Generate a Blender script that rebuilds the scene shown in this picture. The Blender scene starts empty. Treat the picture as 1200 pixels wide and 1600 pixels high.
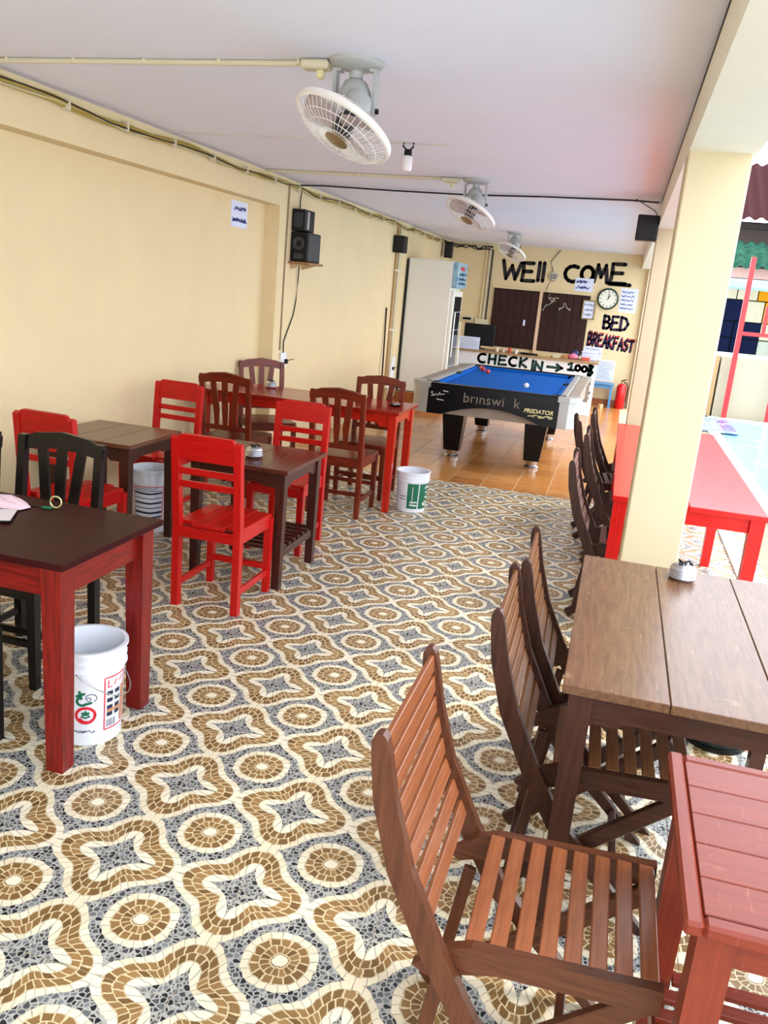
import bpy, bmesh, math, random
from mathutils import Vector, Matrix
PI = math.pi
R = math.radians
random.seed(7)
S = bpy.context.scene
COL = S.collection

# ------------------------------------------------------------------ camera
cam_d = bpy.data.cameras.new('camera')
cam = bpy.data.objects.new('camera', cam_d)
COL.objects.link(cam)
yaw, pitch, roll = -.25, .2622, -.0912
fw = Vector((math.sin(yaw) * math.cos(pitch), math.cos(yaw) * math.cos(pitch), -math.sin(pitch)))
r0 = Vector((math.cos(yaw), -math.sin(yaw), 0))
d0 = fw.cross(r0)
rt = math.cos(roll) * r0 + math.sin(roll) * d0
dn = -math.sin(roll) * r0 + math.cos(roll) * d0
m = Matrix((rt, -dn, -fw)).transposed().to_4x4()
m.translation = (0, 0, 1.691)
cam.matrix_world = m
cam_d.sensor_fit = 'VERTICAL'
cam_d.sensor_height = 36
cam_d.lens = 1315.5 / 1600 * 36
cam_d.clip_start = .02
cam_d.clip_end = 200
S.camera = cam

# ------------------------------------------------------------------ light
w = bpy.data.worlds.new('sky')
S.world = w
w.use_nodes = True
bg = w.node_tree.nodes['Background']
bg.inputs['Color'].default_value = (.85, .91, 1.0, 1)
bg.inputs['Strength'].default_value = 3.9
sd = bpy.data.lights.new('sun', 'SUN')
sd.energy = 1.5
sd.color = (1, .95, .88)
sd.angle = R(14)
sun = bpy.data.objects.new('sun', sd)
COL.objects.link(sun)
sv = Vector((.50, .12, .86)).normalized()
sun.rotation_euler = sv.to_track_quat('Z', 'Y').to_euler()
V = S.view_settings
V.view_transform = 'Standard'
V.look = 'None'
V.exposure = .36
V.gamma = 1
V.use_curve_mapping = False

# ------------------------------------------------------------------ material helpers
MATS = {}


def lin(c):
    return tuple((x / 12.92 if x <= .04045 else ((x + .055) / 1.055) ** 2.4) for x in c)


def rgb(r, g, b):
    return lin((r / 255, g / 255, b / 255)) + (1,)


def mat(name, col, rough=.5, metal=0, var=.0, scale=8, bump=0, stretch=(1, 1, 1), col2=None, spec=.5, coat=0, detail=4, alpha=1, trans=0):
    if name in MATS:
        return MATS[name]
    M = bpy.data.materials.new(name)
    M.use_nodes = True
    t = M.node_tree
    b = t.nodes['Principled BSDF']
    b.inputs['Base Color'].default_value = col
    b.inputs['Roughness'].default_value = rough
    b.inputs['Metallic'].default_value = metal
    b.inputs['Specular IOR Level'].default_value = spec
    b.inputs['Coat Weight'].default_value = coat
    b.inputs['Coat Roughness'].default_value = .12
    b.inputs['Transmission Weight'].default_value = trans
    b.inputs['Alpha'].default_value = alpha
    if var or bump or col2:
        tc = t.nodes.new('ShaderNodeTexCoord')
        mp = t.nodes.new('ShaderNodeMapping')
        mp.inputs['Scale'].default_value = stretch
        nz = t.nodes.new('ShaderNodeTexNoise')
        nz.inputs['Scale'].default_value = scale
        nz.inputs['Detail'].default_value = detail
        nz.inputs['Roughness'].default_value = .62
        t.links.new(tc.outputs['Object'], mp.inputs[0])
        t.links.new(mp.outputs[0], nz.inputs['Vector'])
        c2 = col2 or tuple(x * (1 - var) for x in col[:3]) + (1,)
        rp = t.nodes.new('ShaderNodeValToRGB')
        rp.color_ramp.elements[0].position = .33
        rp.color_ramp.elements[1].position = .68
        rp.color_ramp.elements[0].color = c2
        rp.color_ramp.elements[1].color = col
        t.links.new(nz.outputs[0], rp.inputs[0])
        t.links.new(rp.outputs[0], b.inputs['Base Color'])
        if bump:
            bp = t.nodes.new('ShaderNodeBump')
            bp.inputs['Strength'].default_value = bump
            bp.inputs['Distance'].default_value = .01
            t.links.new(nz.outputs[0], bp.inputs['Height'])
            t.links.new(bp.outputs[0], b.inputs['Normal'])
    MATS[name] = M
    return M


def wood(name, c1, c2, axis, rough=.35, coat=0, scale=10, worn=None, spec=.3):
    """painted or varnished timber, grain along one local axis, optional worn scratches"""
    st = {'X': (.7, 9, 9), 'Y': (9, .7, 9), 'Z': (9, 9, .7)}[axis]
    key = name + '_' + axis
    if key in MATS:
        return MATS[key]
    M = mat(key, c1, rough, 0, .1, scale, .02, st, c2, coat=coat, detail=7, spec=spec)
    if worn:
        t = M.node_tree
        b = t.nodes['Principled BSDF']
        src = b.inputs['Base Color'].links[0].from_socket
        tc = t.nodes.new('ShaderNodeTexCoord')
        fac = None
        for rz, sc in ((.9, (60, 8, 1)), (-1.2, (52, 7, 1)), (.2, (4, 5, 1))):
            mp = t.nodes.new('ShaderNodeMapping')
            mp.inputs['Scale'].default_value = sc
            mp.inputs['Rotation'].default_value = (0, 0, rz)
            nz = t.nodes.new('ShaderNodeTexNoise')
            nz.inputs['Scale'].default_value = 2.2
            nz.inputs['Detail'].default_value = 3
            t.links.new(tc.outputs['Object'], mp.inputs[0])
            t.links.new(mp.outputs[0], nz.inputs['Vector'])
            rp = t.nodes.new('ShaderNodeValToRGB')
            rp.color_ramp.elements[0].position = .68
            rp.color_ramp.elements[1].position = .76
            t.links.new(nz.outputs[0], rp.inputs[0])
            if fac is None:
                fac = rp.outputs[0]
            else:
                mx = t.nodes.new('ShaderNodeMath')
                mx.operation = 'MAXIMUM'
                t.links.new(fac, mx.inputs[0])
                t.links.new(rp.outputs[0], mx.inputs[1])
                fac = mx.outputs[0]
        ml = t.nodes.new('ShaderNodeMath')
        ml.operation = 'MULTIPLY'
        ml.inputs[1].default_value = .4
        t.links.new(fac, ml.inputs[0])
        mix = t.nodes.new('ShaderNodeMix')
        mix.data_type = 'RGBA'
        t.links.new(ml.outputs[0], mix.inputs[0])
        t.links.new(src, mix.inputs[6])
        mix.inputs[7].default_value = worn
        t.links.new(mix.outputs[2], b.inputs['Base Color'])
    return M


class NX:
    """small expression builder for math nodes"""

    def __init__(s, t, sock):
        s.t, s.s = t, sock

    def op(s, o, *a):
        n = s.t.nodes.new('ShaderNodeMath')
        n.operation = o
        for i, x in enumerate((s,) + a):
            if isinstance(x, NX):
                s.t.links.new(x.s, n.inputs[i])
            else:
                n.inputs[i].default_value = x
        return NX(s.t, n.outputs[0])

    def __add__(s, o): return s.op('ADD', o)
    def __sub__(s, o): return s.op('SUBTRACT', o)
    def __mul__(s, o): return s.op('MULTIPLY', o)
    def __truediv__(s, o): return s.op('DIVIDE', o)
    def __lt__(s, o): return s.op('LESS_THAN', o)
    def __gt__(s, o): return s.op('GREATER_THAN', o)


TILE = .4


def mosaic_material():
    M = bpy.data.materials.new('mosaic_tile_print')
    M.use_nodes = True
    t = M.node_tree
    b = t.nodes['Principled BSDF']
    tc = t.nodes.new('ShaderNodeTexCoord')
    sp = t.nodes.new('ShaderNodeSeparateXYZ')
    t.links.new(tc.outputs['Object'], sp.inputs[0])
    # slight wobble so that the printed bands look hand laid
    nz = t.nodes.new('ShaderNodeTexNoise')
    nz.inputs['Scale'].default_value = 34
    nz.inputs['Detail'].default_value = 1
    t.links.new(tc.outputs['Object'], nz.inputs['Vector'])
    nq = t.nodes.new('ShaderNodeSeparateColor')
    t.links.new(nz.outputs['Color'], nq.inputs[0])
    wob = (NX(t, nq.outputs[0]) - .5) * .035
    wob2 = (NX(t, nq.outputs[1]) - .5) * 1.1

    def wrap(i):
        x = NX(t, sp.outputs[i]) / TILE + .5
        return x.op('FRACT') - .5
    u, v = wrap(0), wrap(1)
    au, av = u.op('ABSOLUTE'), v.op('ABSOLUTE')
    rc = ((au.op('POWER', 2.35) + av.op('POWER', 2.35)).op('POWER', 1 / 2.35)) + wob
    fu, fv = (au * -1) + .5, (av * -1) + .5
    r2 = fu * fu + fv * fv + 1e-6
    r = r2.op('SQRT') + wob
    p = (fu * fv) / r2
    c4 = (p * p) * -8 + 1
    star = (fu.op('MAXIMUM', .0001).op('POWER', .61) + fv.op('MAXIMUM', .0001).op('POWER', .61)) + wob
    d = r - (c4 * .068 + .38)                       # distance from the outer edge of the brown band
    in_w, in_b, in_i, in_s = d < .064, d < 0, d < -.148, star < .46
    cir_w, cir_b, cir_c = rc < .245, rc < .188, rc < .048

    def ramp(sock, a, ca, b_, cb):
        rp = t.nodes.new('ShaderNodeValToRGB')
        e = rp.color_ramp.elements
        e[0].position, e[1].position = a, b_
        e[0].color, e[1].color = ca, cb
        t.links.new(sock.s if isinstance(sock, NX) else sock, rp.inputs[0])
        return rp.outputs[0]

    def mix(f, a, c):
        n = t.nodes.new('ShaderNodeMix')
        n.data_type = 'RGBA'
        t.links.new(f.s if isinstance(f, NX) else f, n.inputs[0])
        for i, x in ((6, a), (7, c)):
            if isinstance(x, tuple):
                n.inputs[i].default_value = x
            else:
                t.links.new(x, n.inputs[i])
        return n.outputs[2]

    def cells(ang, dist, row_w, r_loc, gw, c0, c1, gc):
        """tesserae laid in rows: ang counts stones along a row, dist runs across the rows"""
        rr_ = dist / row_w
        row = rr_.op('FLOOR')
        a_ = ang + row * .5 + wob2 * .5
        fa = a_.op('FRACT') - .5
        ea = (fa.op('ABSOLUTE') * -1 + .5) * r_loc
        fr_ = rr_.op('FRACT') - .5
        er = (fr_.op('ABSOLUTE') * -1 + .5) * row_w
        edge = ea.op('MINIMUM', er)
        wn = t.nodes.new('ShaderNodeTexWhiteNoise')
        wn.noise_dimensions = '2D'
        cb = t.nodes.new('ShaderNodeCombineXYZ')
        t.links.new(a_.op('FLOOR').s, cb.inputs[0])
        t.links.new((row + fu * 3.1 * 0).s, cb.inputs[1])
        t.links.new(cb.outputs[0], wn.inputs['Vector'])
        return mix(edge < gw, ramp(wn.outputs['Value'], .05, c0, .95, c1), gc)
    qa = fv.op('ARCTAN2', fu) / (PI / 2)              # 0..1 within one lobe quarter
    ca = v.op('ARCTAN2', u) / (2 * PI)
    B0, B1, BG = rgb(110, 82, 46), rgb(158, 124, 78), rgb(214, 196, 156)
    W0, W1, WG = rgb(224, 212, 182), rgb(238, 229, 204), rgb(170, 162, 142)
    brown = cells(qa * 9, d + .148, .074, .05, .0045, B0, B1, BG)
    white = cells(qa * 10, d, .064, .07, .003, W0, W1, WG)
    white_in = cells(qa * 6, d + .30, .152, .05, .003, W0, W1, WG)
    brown_c = cells(ca * 15, rc - .06, .064, .05, .0045, B0, B1, BG)
    white_c = cells(ca * 20, rc - .188, .057, .07, .003, W0, W1, WG)

    def vor(scale, feat):
        n = t.nodes.new('ShaderNodeTexVoronoi')
        n.feature = feat
        n.inputs['Scale'].default_value = scale
        n.inputs['Randomness'].default_value = .9
        t.links.new(tc.outputs['Object'], n.inputs['Vector'])
        return n
    pe, pc = vor(66, 'DISTANCE_TO_EDGE'), vor(66, 'F1')
    ve = pe
    q = t.nodes.new('ShaderNodeSeparateColor')
    t.links.new(pc.outputs['Color'], q.inputs[0])
    pebble = ramp(q.outputs[0], .3, rgb(32, 36, 42), .95, rgb(128, 132, 135))
    dark = mix(NX(t, pe.outputs['Distance']) < .10, pebble, rgb(174, 174, 167))
    c = dark
    for f, k in ((in_w, white), (in_b, brown), (in_i, white_in), (in_s, dark), (cir_w, white_c), (cir_b, brown_c), (cir_c, W1)):
        c = mix(f, c, k)
    t.links.new(c, b.inputs['Base Color'])
    b.inputs['Roughness'].default_value = .34
    b.inputs['Specular IOR Level'].default_value = .35
    bp = t.nodes.new('ShaderNodeBump')
    bp.inputs['Strength'].default_value = .12
    bp.inputs['Distance'].default_value = .003
    t.links.new(ve.outputs['Distance'], bp.inputs['Height'])
    t.links.new(bp.outputs[0], b.inputs['Normal'])
    return M


# ------------------------------------------------------------------ mesh helpers
def newbm():
    return bmesh.new()


def box(bm, c, s, bevel=0.0, rot=None):
    r = bmesh.ops.create_cube(bm, size=1)
    vs = r['verts']
    bmesh.ops.scale(bm, vec=s, verts=vs)
    if bevel:
        es = list({e for v in vs for e in v.link_edges})
        q = bmesh.ops.bevel(bm, geom=es, offset=bevel, segments=1, affect='EDGES', profile=.5)
        vs = list({v for f in q['faces'] for v in f.verts} | {v for v in vs if v.is_valid})
    if rot is not None:
        bmesh.ops.transform(bm, matrix=rot, verts=vs)
    bmesh.ops.translate(bm, vec=c, verts=vs)
    return vs


def bar(bm, a, b, wx, wy, bevel=0.002, side=(1, 0, 0), ext=0):
    """bar from a to b; wx = width along 'side', wy = the other width"""
    a, b = Vector(a), Vector(b)
    z = (b - a).normalized()
    x = Vector(side)
    x = (x - x.dot(z) * z).normalized()
    y = z.cross(x)
    rot = Matrix((x, y, z)).transposed().to_4x4()
    return box(bm, (a + b) / 2, (wx, wy, (b - a).length + 2 * ext), bevel, rot)


def taper(bm, a, b, w0, w1, d0, d1):
    """four sided post from a (size w0 x d0) to b (w1 x d1), level ends"""
    vs = []
    for p, w_, d_ in ((a, w0, d0), (b, w1, d1)):
        for sx, sy in ((-1, -1), (1, -1), (1, 1), (-1, 1)):
            vs.append(bm.verts.new((p[0] + sx * w_ / 2, p[1] + sy * d_ / 2, p[2])))
    for f in ((3, 2, 1, 0), (4, 5, 6, 7), (0, 1, 5, 4), (1, 2, 6, 5), (2, 3, 7, 6), (3, 0, 4, 7)):
        bm.faces.new([vs[i] for i in f])
    bmesh.ops.recalc_face_normals(bm, faces=bm.faces)
    return vs


def prism(bm, pts, th, o=(0, 0, 0), ux=(1, 0, 0), uy=(0, 0, 1)):
    """2D outline extruded by th, centred on the plane (o, ux, uy)"""
    o, ux, uy = Vector(o), Vector(ux), Vector(uy)
    n = ux.cross(uy).normalized()
    A = [bm.verts.new(o + ux * p[0] + uy * p[1] - n * th / 2) for p in pts]
    B = [bm.verts.new(o + ux * p[0] + uy * p[1] + n * th / 2) for p in pts]
    bm.faces.new(A[::-1])
    bm.faces.new(B)
    k = len(pts)
    for i in range(k):
        bm.faces.new((A[i], A[(i + 1) % k], B[(i + 1) % k], B[i]))
    bmesh.ops.recalc_face_normals(bm, faces=bm.faces)


def band(bm, prof, w_, th, y0):
    """curved strip: prof = [(x, z)] centre line, width th in the xz plane, w_ along y centred at y0"""
    n = len(prof)
    rows = []
    for i, (x, z) in enumerate(prof):
        a = Vector(prof[max(i - 1, 0)])
        b = Vector(prof[min(i + 1, n - 1)])
        d = (b - a).normalized()
        q = Vector((-d.y, d.x)) * (th[i] if isinstance(th, list) else th) / 2
        rows.append([bm.verts.new((x + sx * q.x, y0 + sy * w_ / 2, z + sx * q.y)) for sx, sy in ((-1, -1), (1, -1), (1, 1), (-1, 1))])
    for i in range(n - 1):
        for k in range(4):
            bm.faces.new((rows[i][k], rows[i][(k + 1) % 4], rows[i + 1][(k + 1) % 4], rows[i + 1][k]))
    bm.faces.new(rows[0][::-1])
    bm.faces.new(rows[-1])
    bmesh.ops.recalc_face_normals(bm, faces=bm.faces)


def tube(bm, pts, r, seg=8, closed=False):
    pts = [Vector(p) for p in pts]
    n = len(pts)
    rings = []
    up = Vector((0, 0, 1))
    for i, p in enumerate(pts):
        a = pts[(i - 1) % n] if closed else pts[max(i - 1, 0)]
        b = pts[(i + 1) % n] if closed else pts[min(i + 1, n - 1)]
        d = (b - a).normalized()
        x = d.cross(up)
        if x.length < .05:
            x = d.cross(Vector((1, 0, 0)))
        x.normalize()
        y = d.cross(x)
        rings.append([bm.verts.new(p + (x * math.cos(2 * PI * k / seg) + y * math.sin(2 * PI * k / seg)) * r) for k in range(seg)])
    for i in range(n if closed else n - 1):
        q = rings[(i + 1) % n]
        for k in range(seg):
            bm.faces.new((rings[i][k], rings[i][(k + 1) % seg], q[(k + 1) % seg], q[k]))
    if not closed:
        bm.faces.new(rings[0][::-1])
        bm.faces.new(rings[-1])
    bmesh.ops.recalc_face_normals(bm, faces=bm.faces)


def lathe(bm, prof, seg=24, c=(0, 0, 0), M=None):
    rings = []
    vs = []
    for r, z in prof:
        if r < 1e-5:
            v = [bm.verts.new((0, 0, z))]
        else:
            v = [bm.verts.new((r * math.cos(2 * PI * k / seg), r * math.sin(2 * PI * k / seg), z)) for k in range(seg)]
        rings.append(v)
        vs += v
    for a, b in zip(rings, rings[1:]):
        for k in range(seg):
            f = [a[k % len(a)], a[(k + 1) % seg % len(a)], b[(k + 1) % seg % len(b)], b[k % len(b)]]
            f = list(dict.fromkeys(f))
            if len(f) > 2:
                bm.faces.new(f)
    if M is not None:
        bmesh.ops.transform(bm, matrix=M, verts=vs)
    bmesh.ops.translate(bm, vec=c, verts=vs)
    bmesh.ops.recalc_face_normals(bm, faces=bm.faces)


def obj(name, bm, m, parent=None, smooth=None, **props):
    me = bpy.data.meshes.new(name)
    bm.to_mesh(me)
    bm.free()
    me.materials.append(m)
    if smooth:
        me.shade_smooth()
        me.set_sharp_from_angle(angle=R(smooth))
    o = bpy.data.objects.new(name, me)
    COL.objects.link(o)
    if parent:
        o.parent = parent
    for k, v in props.items():
        o[k] = v
    return o


def tag(o, label, cat, group=None):
    o['label'] = label
    o['category'] = cat
    if group:
        o['group'] = group
    return o


def thing(name, label, cat, loc=(0, 0, 0), rz=0, group=None):
    o = bpy.data.objects.new(name, None)
    COL.objects.link(o)
    o.location = loc
    o.rotation_euler = (0, 0, rz)
    o.empty_display_size = .1
    return tag(o, label, cat, group)


def struct(name, bm, m, parent=None, smooth=None):
    o = obj(name, bm, m, parent, smooth)
    if not parent:
        o['kind'] = 'structure'
    return o


def dup(root, loc, rz, label, group=None):
    r = root.copy()
    COL.objects.link(r)
    r.location = loc
    r.rotation_euler = (0, 0, rz)
    r['label'] = label
    if group:
        r['group'] = group
    for ch in list(root.children):
        c = ch.copy()
        COL.objects.link(c)
        c.parent = r
        for g in ch.children:
            d = g.copy()
            COL.objects.link(d)
            d.parent = c
    return r


def one(f, *a, **k):
    b = newbm()
    f(b, *a, **k)
    return b


# flat print and paint on a surface given by a map (u, v) -> point
def ribbon(bm, strokes, wd, mp, sub=.03):
    for st in strokes:
        pts = [Vector(st[0])]
        for a, b in zip(st, st[1:]):
            a, b = Vector(a), Vector(b)
            k = max(1, int((b - a).length / sub))
            pts += [a.lerp(b, (i + 1) / k) for i in range(k)]
        prev = None
        for i, p in enumerate(pts):
            a, b = pts[max(i - 1, 0)], pts[min(i + 1, len(pts) - 1)]
            d = b - a
            if d.length < 1e-7:
                d = Vector((1, 0))
            d.normalize()
            q = Vector((-d.y, d.x)) * wd / 2
            e = (bm.verts.new(mp(*(p + q))), bm.verts.new(mp(*(p - q))))
            if prev:
                bm.faces.new((prev[0], prev[1], e[1], e[0]))
            prev = e
        for p in [Vector(x) for x in st]:
            ring = [bm.verts.new(mp(p.x + wd / 2 * math.cos(k * PI / 4), p.y + wd / 2 * math.sin(k * PI / 4))) for k in range(8)]
            bm.faces.new(ring)


def patch(bm, u0, u1, v0, v1, mp, nu=1, nv=1):
    g = [[bm.verts.new(mp(u0 + (u1 - u0) * i / nu, v0 + (v1 - v0) * j / nv)) for j in range(nv + 1)] for i in range(nu + 1)]
    for i in range(nu):
        for j in range(nv):
            bm.faces.new((g[i][j], g[i + 1][j], g[i + 1][j + 1], g[i][j + 1]))


def disc(bm, cu, cv, ru, rv, mp, seg=20):
    bm.faces.new([bm.verts.new(mp(cu + ru * math.cos(2 * PI * k / seg), cv + rv * math.sin(2 * PI * k / seg))) for k in range(seg)])


def arc(cx, cy, rx, ry, a0, a1, n=8):
    return [(cx + rx * math.cos(R(a0 + (a1 - a0) * i / n)), cy + ry * math.sin(R(a0 + (a1 - a0) * i / n))) for i in range(n + 1)]


GLYPH = {
    'W': [[(0, 1), (.22, 0), (.5, .75), (.72, 0), (1, 1)]],
    'E': [[(.85, 1), (.08, .98), (.1, .5), (.05, 0), (1, .02)], [(.1, .52), (.75, .54)]],
    'l': [[(.3, 1), (.28, 0)]],
    'C': [arc(.6, .5, .58, .5, 60, 300)],
    'O': [arc(.5, .5, .45, .48, 90, 450, 14)],
    'M': [[(0, 0), (.2, 1), (.5, .3), (.78, 1), (1, 0)]],
    'B': [[(.1, 0), (.1, 1)], [(.1, 1), (.6, .95), (.75, .75), (.55, .55), (.1, .5)], [(.5, .52), (.85, .38), (.85, .15), (.6, .02), (.1, 0)]],
    'D': [[(.1, 0), (.1, 1)], [(.1, 1), (.6, .9), (.9, .5), (.6, .1), (.1, 0)]],
    'R': [[(.1, 0), (.1, 1)], [(.1, 1), (.65, .95), (.8, .72), (.6, .52), (.1, .48)], [(.4, .5), (.9, 0)]],
    'A': [[(0, 0), (.5, 1), (.95, 0)], [(.2, .4), (.75, .4)]],
    'K': [[(.1, 0), (.1, 1)], [(.85, 1), (.12, .45), (.9, 0)]],
    'F': [[(.1, 0), (.1, 1), (.9, 1)], [(.1, .52), (.7, .54)]],
    'S': [[(.9, .92), (.5, 1), (.12, .8), (.3, .58), (.7, .45), (.88, .2), (.5, 0), (.08, .1)]],
    'T': [[(0, 1), (1, 1)], [(.5, 1), (.48, 0)]],
    'H': [[(.1, 0), (.1, 1)], [(.9, 0), (.88, 1)], [(.1, .5), (.9, .52)]],
    'I': [[(.5, 0), (.5, 1)]],
    'N': [[(.1, 0), (.1, 1), (.88, 0), (.9, 1)]],
    'L': [[(.15, 1), (.1, 0), (.9, 0)]],
    'U': [[(.1, 1), (.1, .25), (.35, 0), (.65, 0), (.9, .25), (.9, 1)]],
    'P': [[(.1, 0), (.1, 1), (.7, .95), (.85, .7), (.65, .5), (.1, .45)]],
    'Y': [[(0, 1), (.5, .5), (1, 1)], [(.5, .5), (.5, 0)]],
    'G': [arc(.55, .5, .5, .5, 50, 320) + [(.95, .45), (.6, .45)]],
    '1': [[(.15, .75), (.5, 1), (.5, 0)], [(.15, 0), (.9, 0)]],
    '0': [arc(.5, .4, .4, .4, 90, 450, 12)],
    '>': [[(0, .5), (1, .5)], [(.62, .9), (1, .5), (.62, .1)]],
    '$': [[(.15, 0), (.15, 1)], [(.15, 1), (.8, .9), (.55, .55), (.15, .5)], [(.5, .55), (.9, .3), (.6, .02), (.15, 0)], [(.45, 1.15), (.4, -.15)]],
}


def letter(ch, u, v, wd, h, lean=0.0, up=(0, 1)):
    return [[(u + x * wd + lean * y * h + up[0] * y * h, v + y * h) for x, y in s] for s in GLYPH[ch]]


def scribble(u0, u1, v0, v1, rows, rnd, fill=.85):
    """illegible handwriting: rows of short zigzag strokes"""
    out = []
    dv = (v1 - v0) / rows
    for r_ in range(rows):
        vb = v1 - (r_ + .75) * dv
        u = u0
        end = u0 + (u1 - u0) * (fill + rnd.uniform(-.2, .12))
        while u < end:
            k = rnd.uniform(.02, .05) * (u1 - u0) * 2
            st = []
            for i in range(4):
                st.append((min(u + k * i / 3, u1), vb + (rnd.random() * .5) * dv))
            out.append(st)
            u += k + (u1 - u0) * .03
    return out


# ------------------------------------------------------------------ shared materials
WALL = mat('cream_wall_paint', rgb(232, 212, 168), .85, 0, .05, 2.2, .02, spec=.2)
WALLR = mat('pale_cream_wall_paint', rgb(208, 192, 158), .85, 0, .04, 2.2, .02, spec=.2)
CEIL = mat('white_ceiling_paint', rgb(236, 238, 254), .9, 0, .03, 1.5, .01, spec=.1)
GROUT = mat('grout', rgb(196, 180, 150), .9, 0, .15, 20)
BLACK = mat('black_plastic', rgb(14, 15, 18), .45, spec=.25)
BLACKM = mat('black_matt', rgb(10, 11, 13), .7)
DGREY = mat('dark_grey_plastic', rgb(42, 46, 52), .5)
WHITE = mat('white_plastic', rgb(236, 238, 242), .35)
PAPER = mat('white_paper', rgb(222, 228, 250), .8)
INKB = mat('blue_ink', rgb(70, 92, 190), .7)
INKG = mat('grey_ink', rgb(110, 112, 130), .7)
STEEL = mat('steel', rgb(196, 198, 200), .22, 1)
CREAMP = mat('cream_pvc', rgb(214, 206, 178), .5)
YEL = mat('yellowed_cable', rgb(176, 150, 66), .55)
CABLE = mat('black_cable', rgb(22, 20, 20), .5)
RED = wood('red_gloss_paint', rgb(196, 24, 18), rgb(176, 16, 14), 'Z', .28)
REDP = mat('red_pole_paint', rgb(226, 40, 42), .35, 0, .1, 9)


def redw(a):
    return wood('red_gloss_paint', rgb(196, 22, 16), rgb(172, 14, 12), a, .28)


def brownw(a):
    return wood('red_brown_stain', rgb(128, 48, 23), rgb(86, 27, 15), a, .3)


def blackw(a):
    return wood('black_stain', rgb(20, 14, 13), rgb(10, 7, 7), a, .3)


def mahw(a):
    return wood('dark_mahogany_stain', rgb(136, 26, 18), rgb(88, 14, 12), a, .28)


def marw(a):
    return wood('maroon_paint', rgb(122, 48, 29), rgb(106, 38, 25), a, .32, worn=rgb(160, 100, 78))


def worn(a):
    return wood('worn_brown_paint', rgb(112, 80, 56), rgb(88, 60, 42), a, .27, worn=rgb(166, 136, 108), spec=.35)


def dkw(a):
    return wood('dark_brown_paint', rgb(74, 42, 30), rgb(52, 28, 20), a, .35)


# ------------------------------------------------------------------ setting: floor
XL, XR, ZC, YB = -3.14, .15, 2.55, 15.3
XREC = -3.28
YT = (14 + 4.7168) * TILE                       # where the mosaic tiles stop
floor = struct('floor', one(box, (-1.13, 6.6, -.0525), (4.66, 17.6, .1)), GROUT)
MOS = mosaic_material()
tile_me = None
for j in range(-2 - 6, 14):
    yc = (j + .5 + 4.7168) * TILE
    if yc < 1.1:
        continue
    for i in range(-6, 8):
        xc = (i + .5 - 2.9938) * TILE
        if xc < -3.5 or xc > 1.1:
            continue
        if tile_me is None:
            b = newbm()
            box(b, (0, 0, -.005), (TILE - .0022, TILE - .0022, .01), .0012)
            o = obj('mosaic_tile', b, MOS, floor)
            tile_me = o.data
        else:
            o = bpy.data.objects.new('mosaic_tile', tile_me)
            COL.objects.link(o)
            o.parent = floor
        o.location = (xc, yc, random.uniform(-.0006, .0006))
# the tiles behind the viewer, joined
b = newbm()
for j in range(-10, -2):
    for i in range(-6, 5):
        box(b, (i * TILE, j * TILE, -.005), (TILE - .0022, TILE - .0022, .01))
o = obj('near_tiles', b, MOS, floor, kind='stuff')
o.location = ((.5 - 2.9938) * TILE, (.5 + 4.7168) * TILE, 0)
BT = [mat('brown_floor_tile_%s' % n, c1, .16, 0, .1, 7, .03, (1, 5, 1), c2, detail=8)
      for n, c1, c2 in (('warm', rgb(206, 146, 82), rgb(176, 108, 50)), ('dark', rgb(196, 136, 74), rgb(160, 96, 44)), ('light', rgb(214, 158, 94), rgb(184, 120, 60)))]
bt_me = []
for k in range(3):
    b = newbm()
    box(b, (0, 0, -.005), (.295, .295, .01), .001)
    me = bpy.data.meshes.new('brown_tile')
    b.to_mesh(me)
    b.free()
    me.materials.append(BT[k])
    bt_me.append(me)
for j in range(26):
    for i in range(11):
        o = bpy.data.objects.new('brown_tile', bt_me[random.choice((0, 0, 1, 2))])
        COL.objects.link(o)
        o.parent = floor
        o.location = (-2.989 + .3 * i, YT + .15 + .3 * j, 0)

# ------------------------------------------------------------------ setting: walls
b = newbm()
box(b, (XREC - .1, 2.0, 1.3), (.2, 12, 2.6))                    # recessed panel
struct('wall_left', b, WALL)
b = newbm()
box(b, ((XREC + XL) / 2, 2.0, 2.45), (XL - XREC, 11.0, .3))     # beam over the panel
struct('trim_1', b, WALL)
b = newbm()
box(b, (XL - .1, 11.55, 1.3), (.2, 8.1, 2.6))                     # pilaster and the flush wall beyond
struct('wall_left_far', b, WALL)
struct('wall_back', one(box, (-1.3, YB + .1, 1.3), (4.2, .2, 2.6)), WALL)
struct('ceiling', one(box, (-1.5, 6.6, ZC + .06), (3.7, 18.2, .12)), CEIL)
# beam and pillars on the open side
struct('trim_2', one(box, (XR + .13, 6.6, 2.455), (.26, 18.2, .25)), mat('off_white_beam_paint', rgb(236, 230, 212), .85, 0, .04, 2.2, .02, spec=.2))
for k, y in enumerate((3.9, 7.5)):
    struct('trim_%d' % (3 + k), one(box, (XR + .125, y + .12, 1.17), (.25, .24, 2.34), .006), WALLR)
struct('trim_5', one(box, (XR + .25, YB + .05, 1.17), (.26, .3, 2.34)), WALLR)
b = newbm()
box(b, (XR + .004, 4.2, ZC - .012), (.012, 7.0, .02))                # dark gap between ceiling board and beam
struct('trim_6', b, BLACKM)
SK = mat('brown_skirting_tile', rgb(176, 104, 52), .3, 0, .2, 9, 0, (1, 1, 1), rgb(140, 74, 36))
sk = struct('baseboard_back', one(box, (-1.4, YB - .004, .055), (3.5, .006, .108)), GROUT)
sk_me = None
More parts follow.
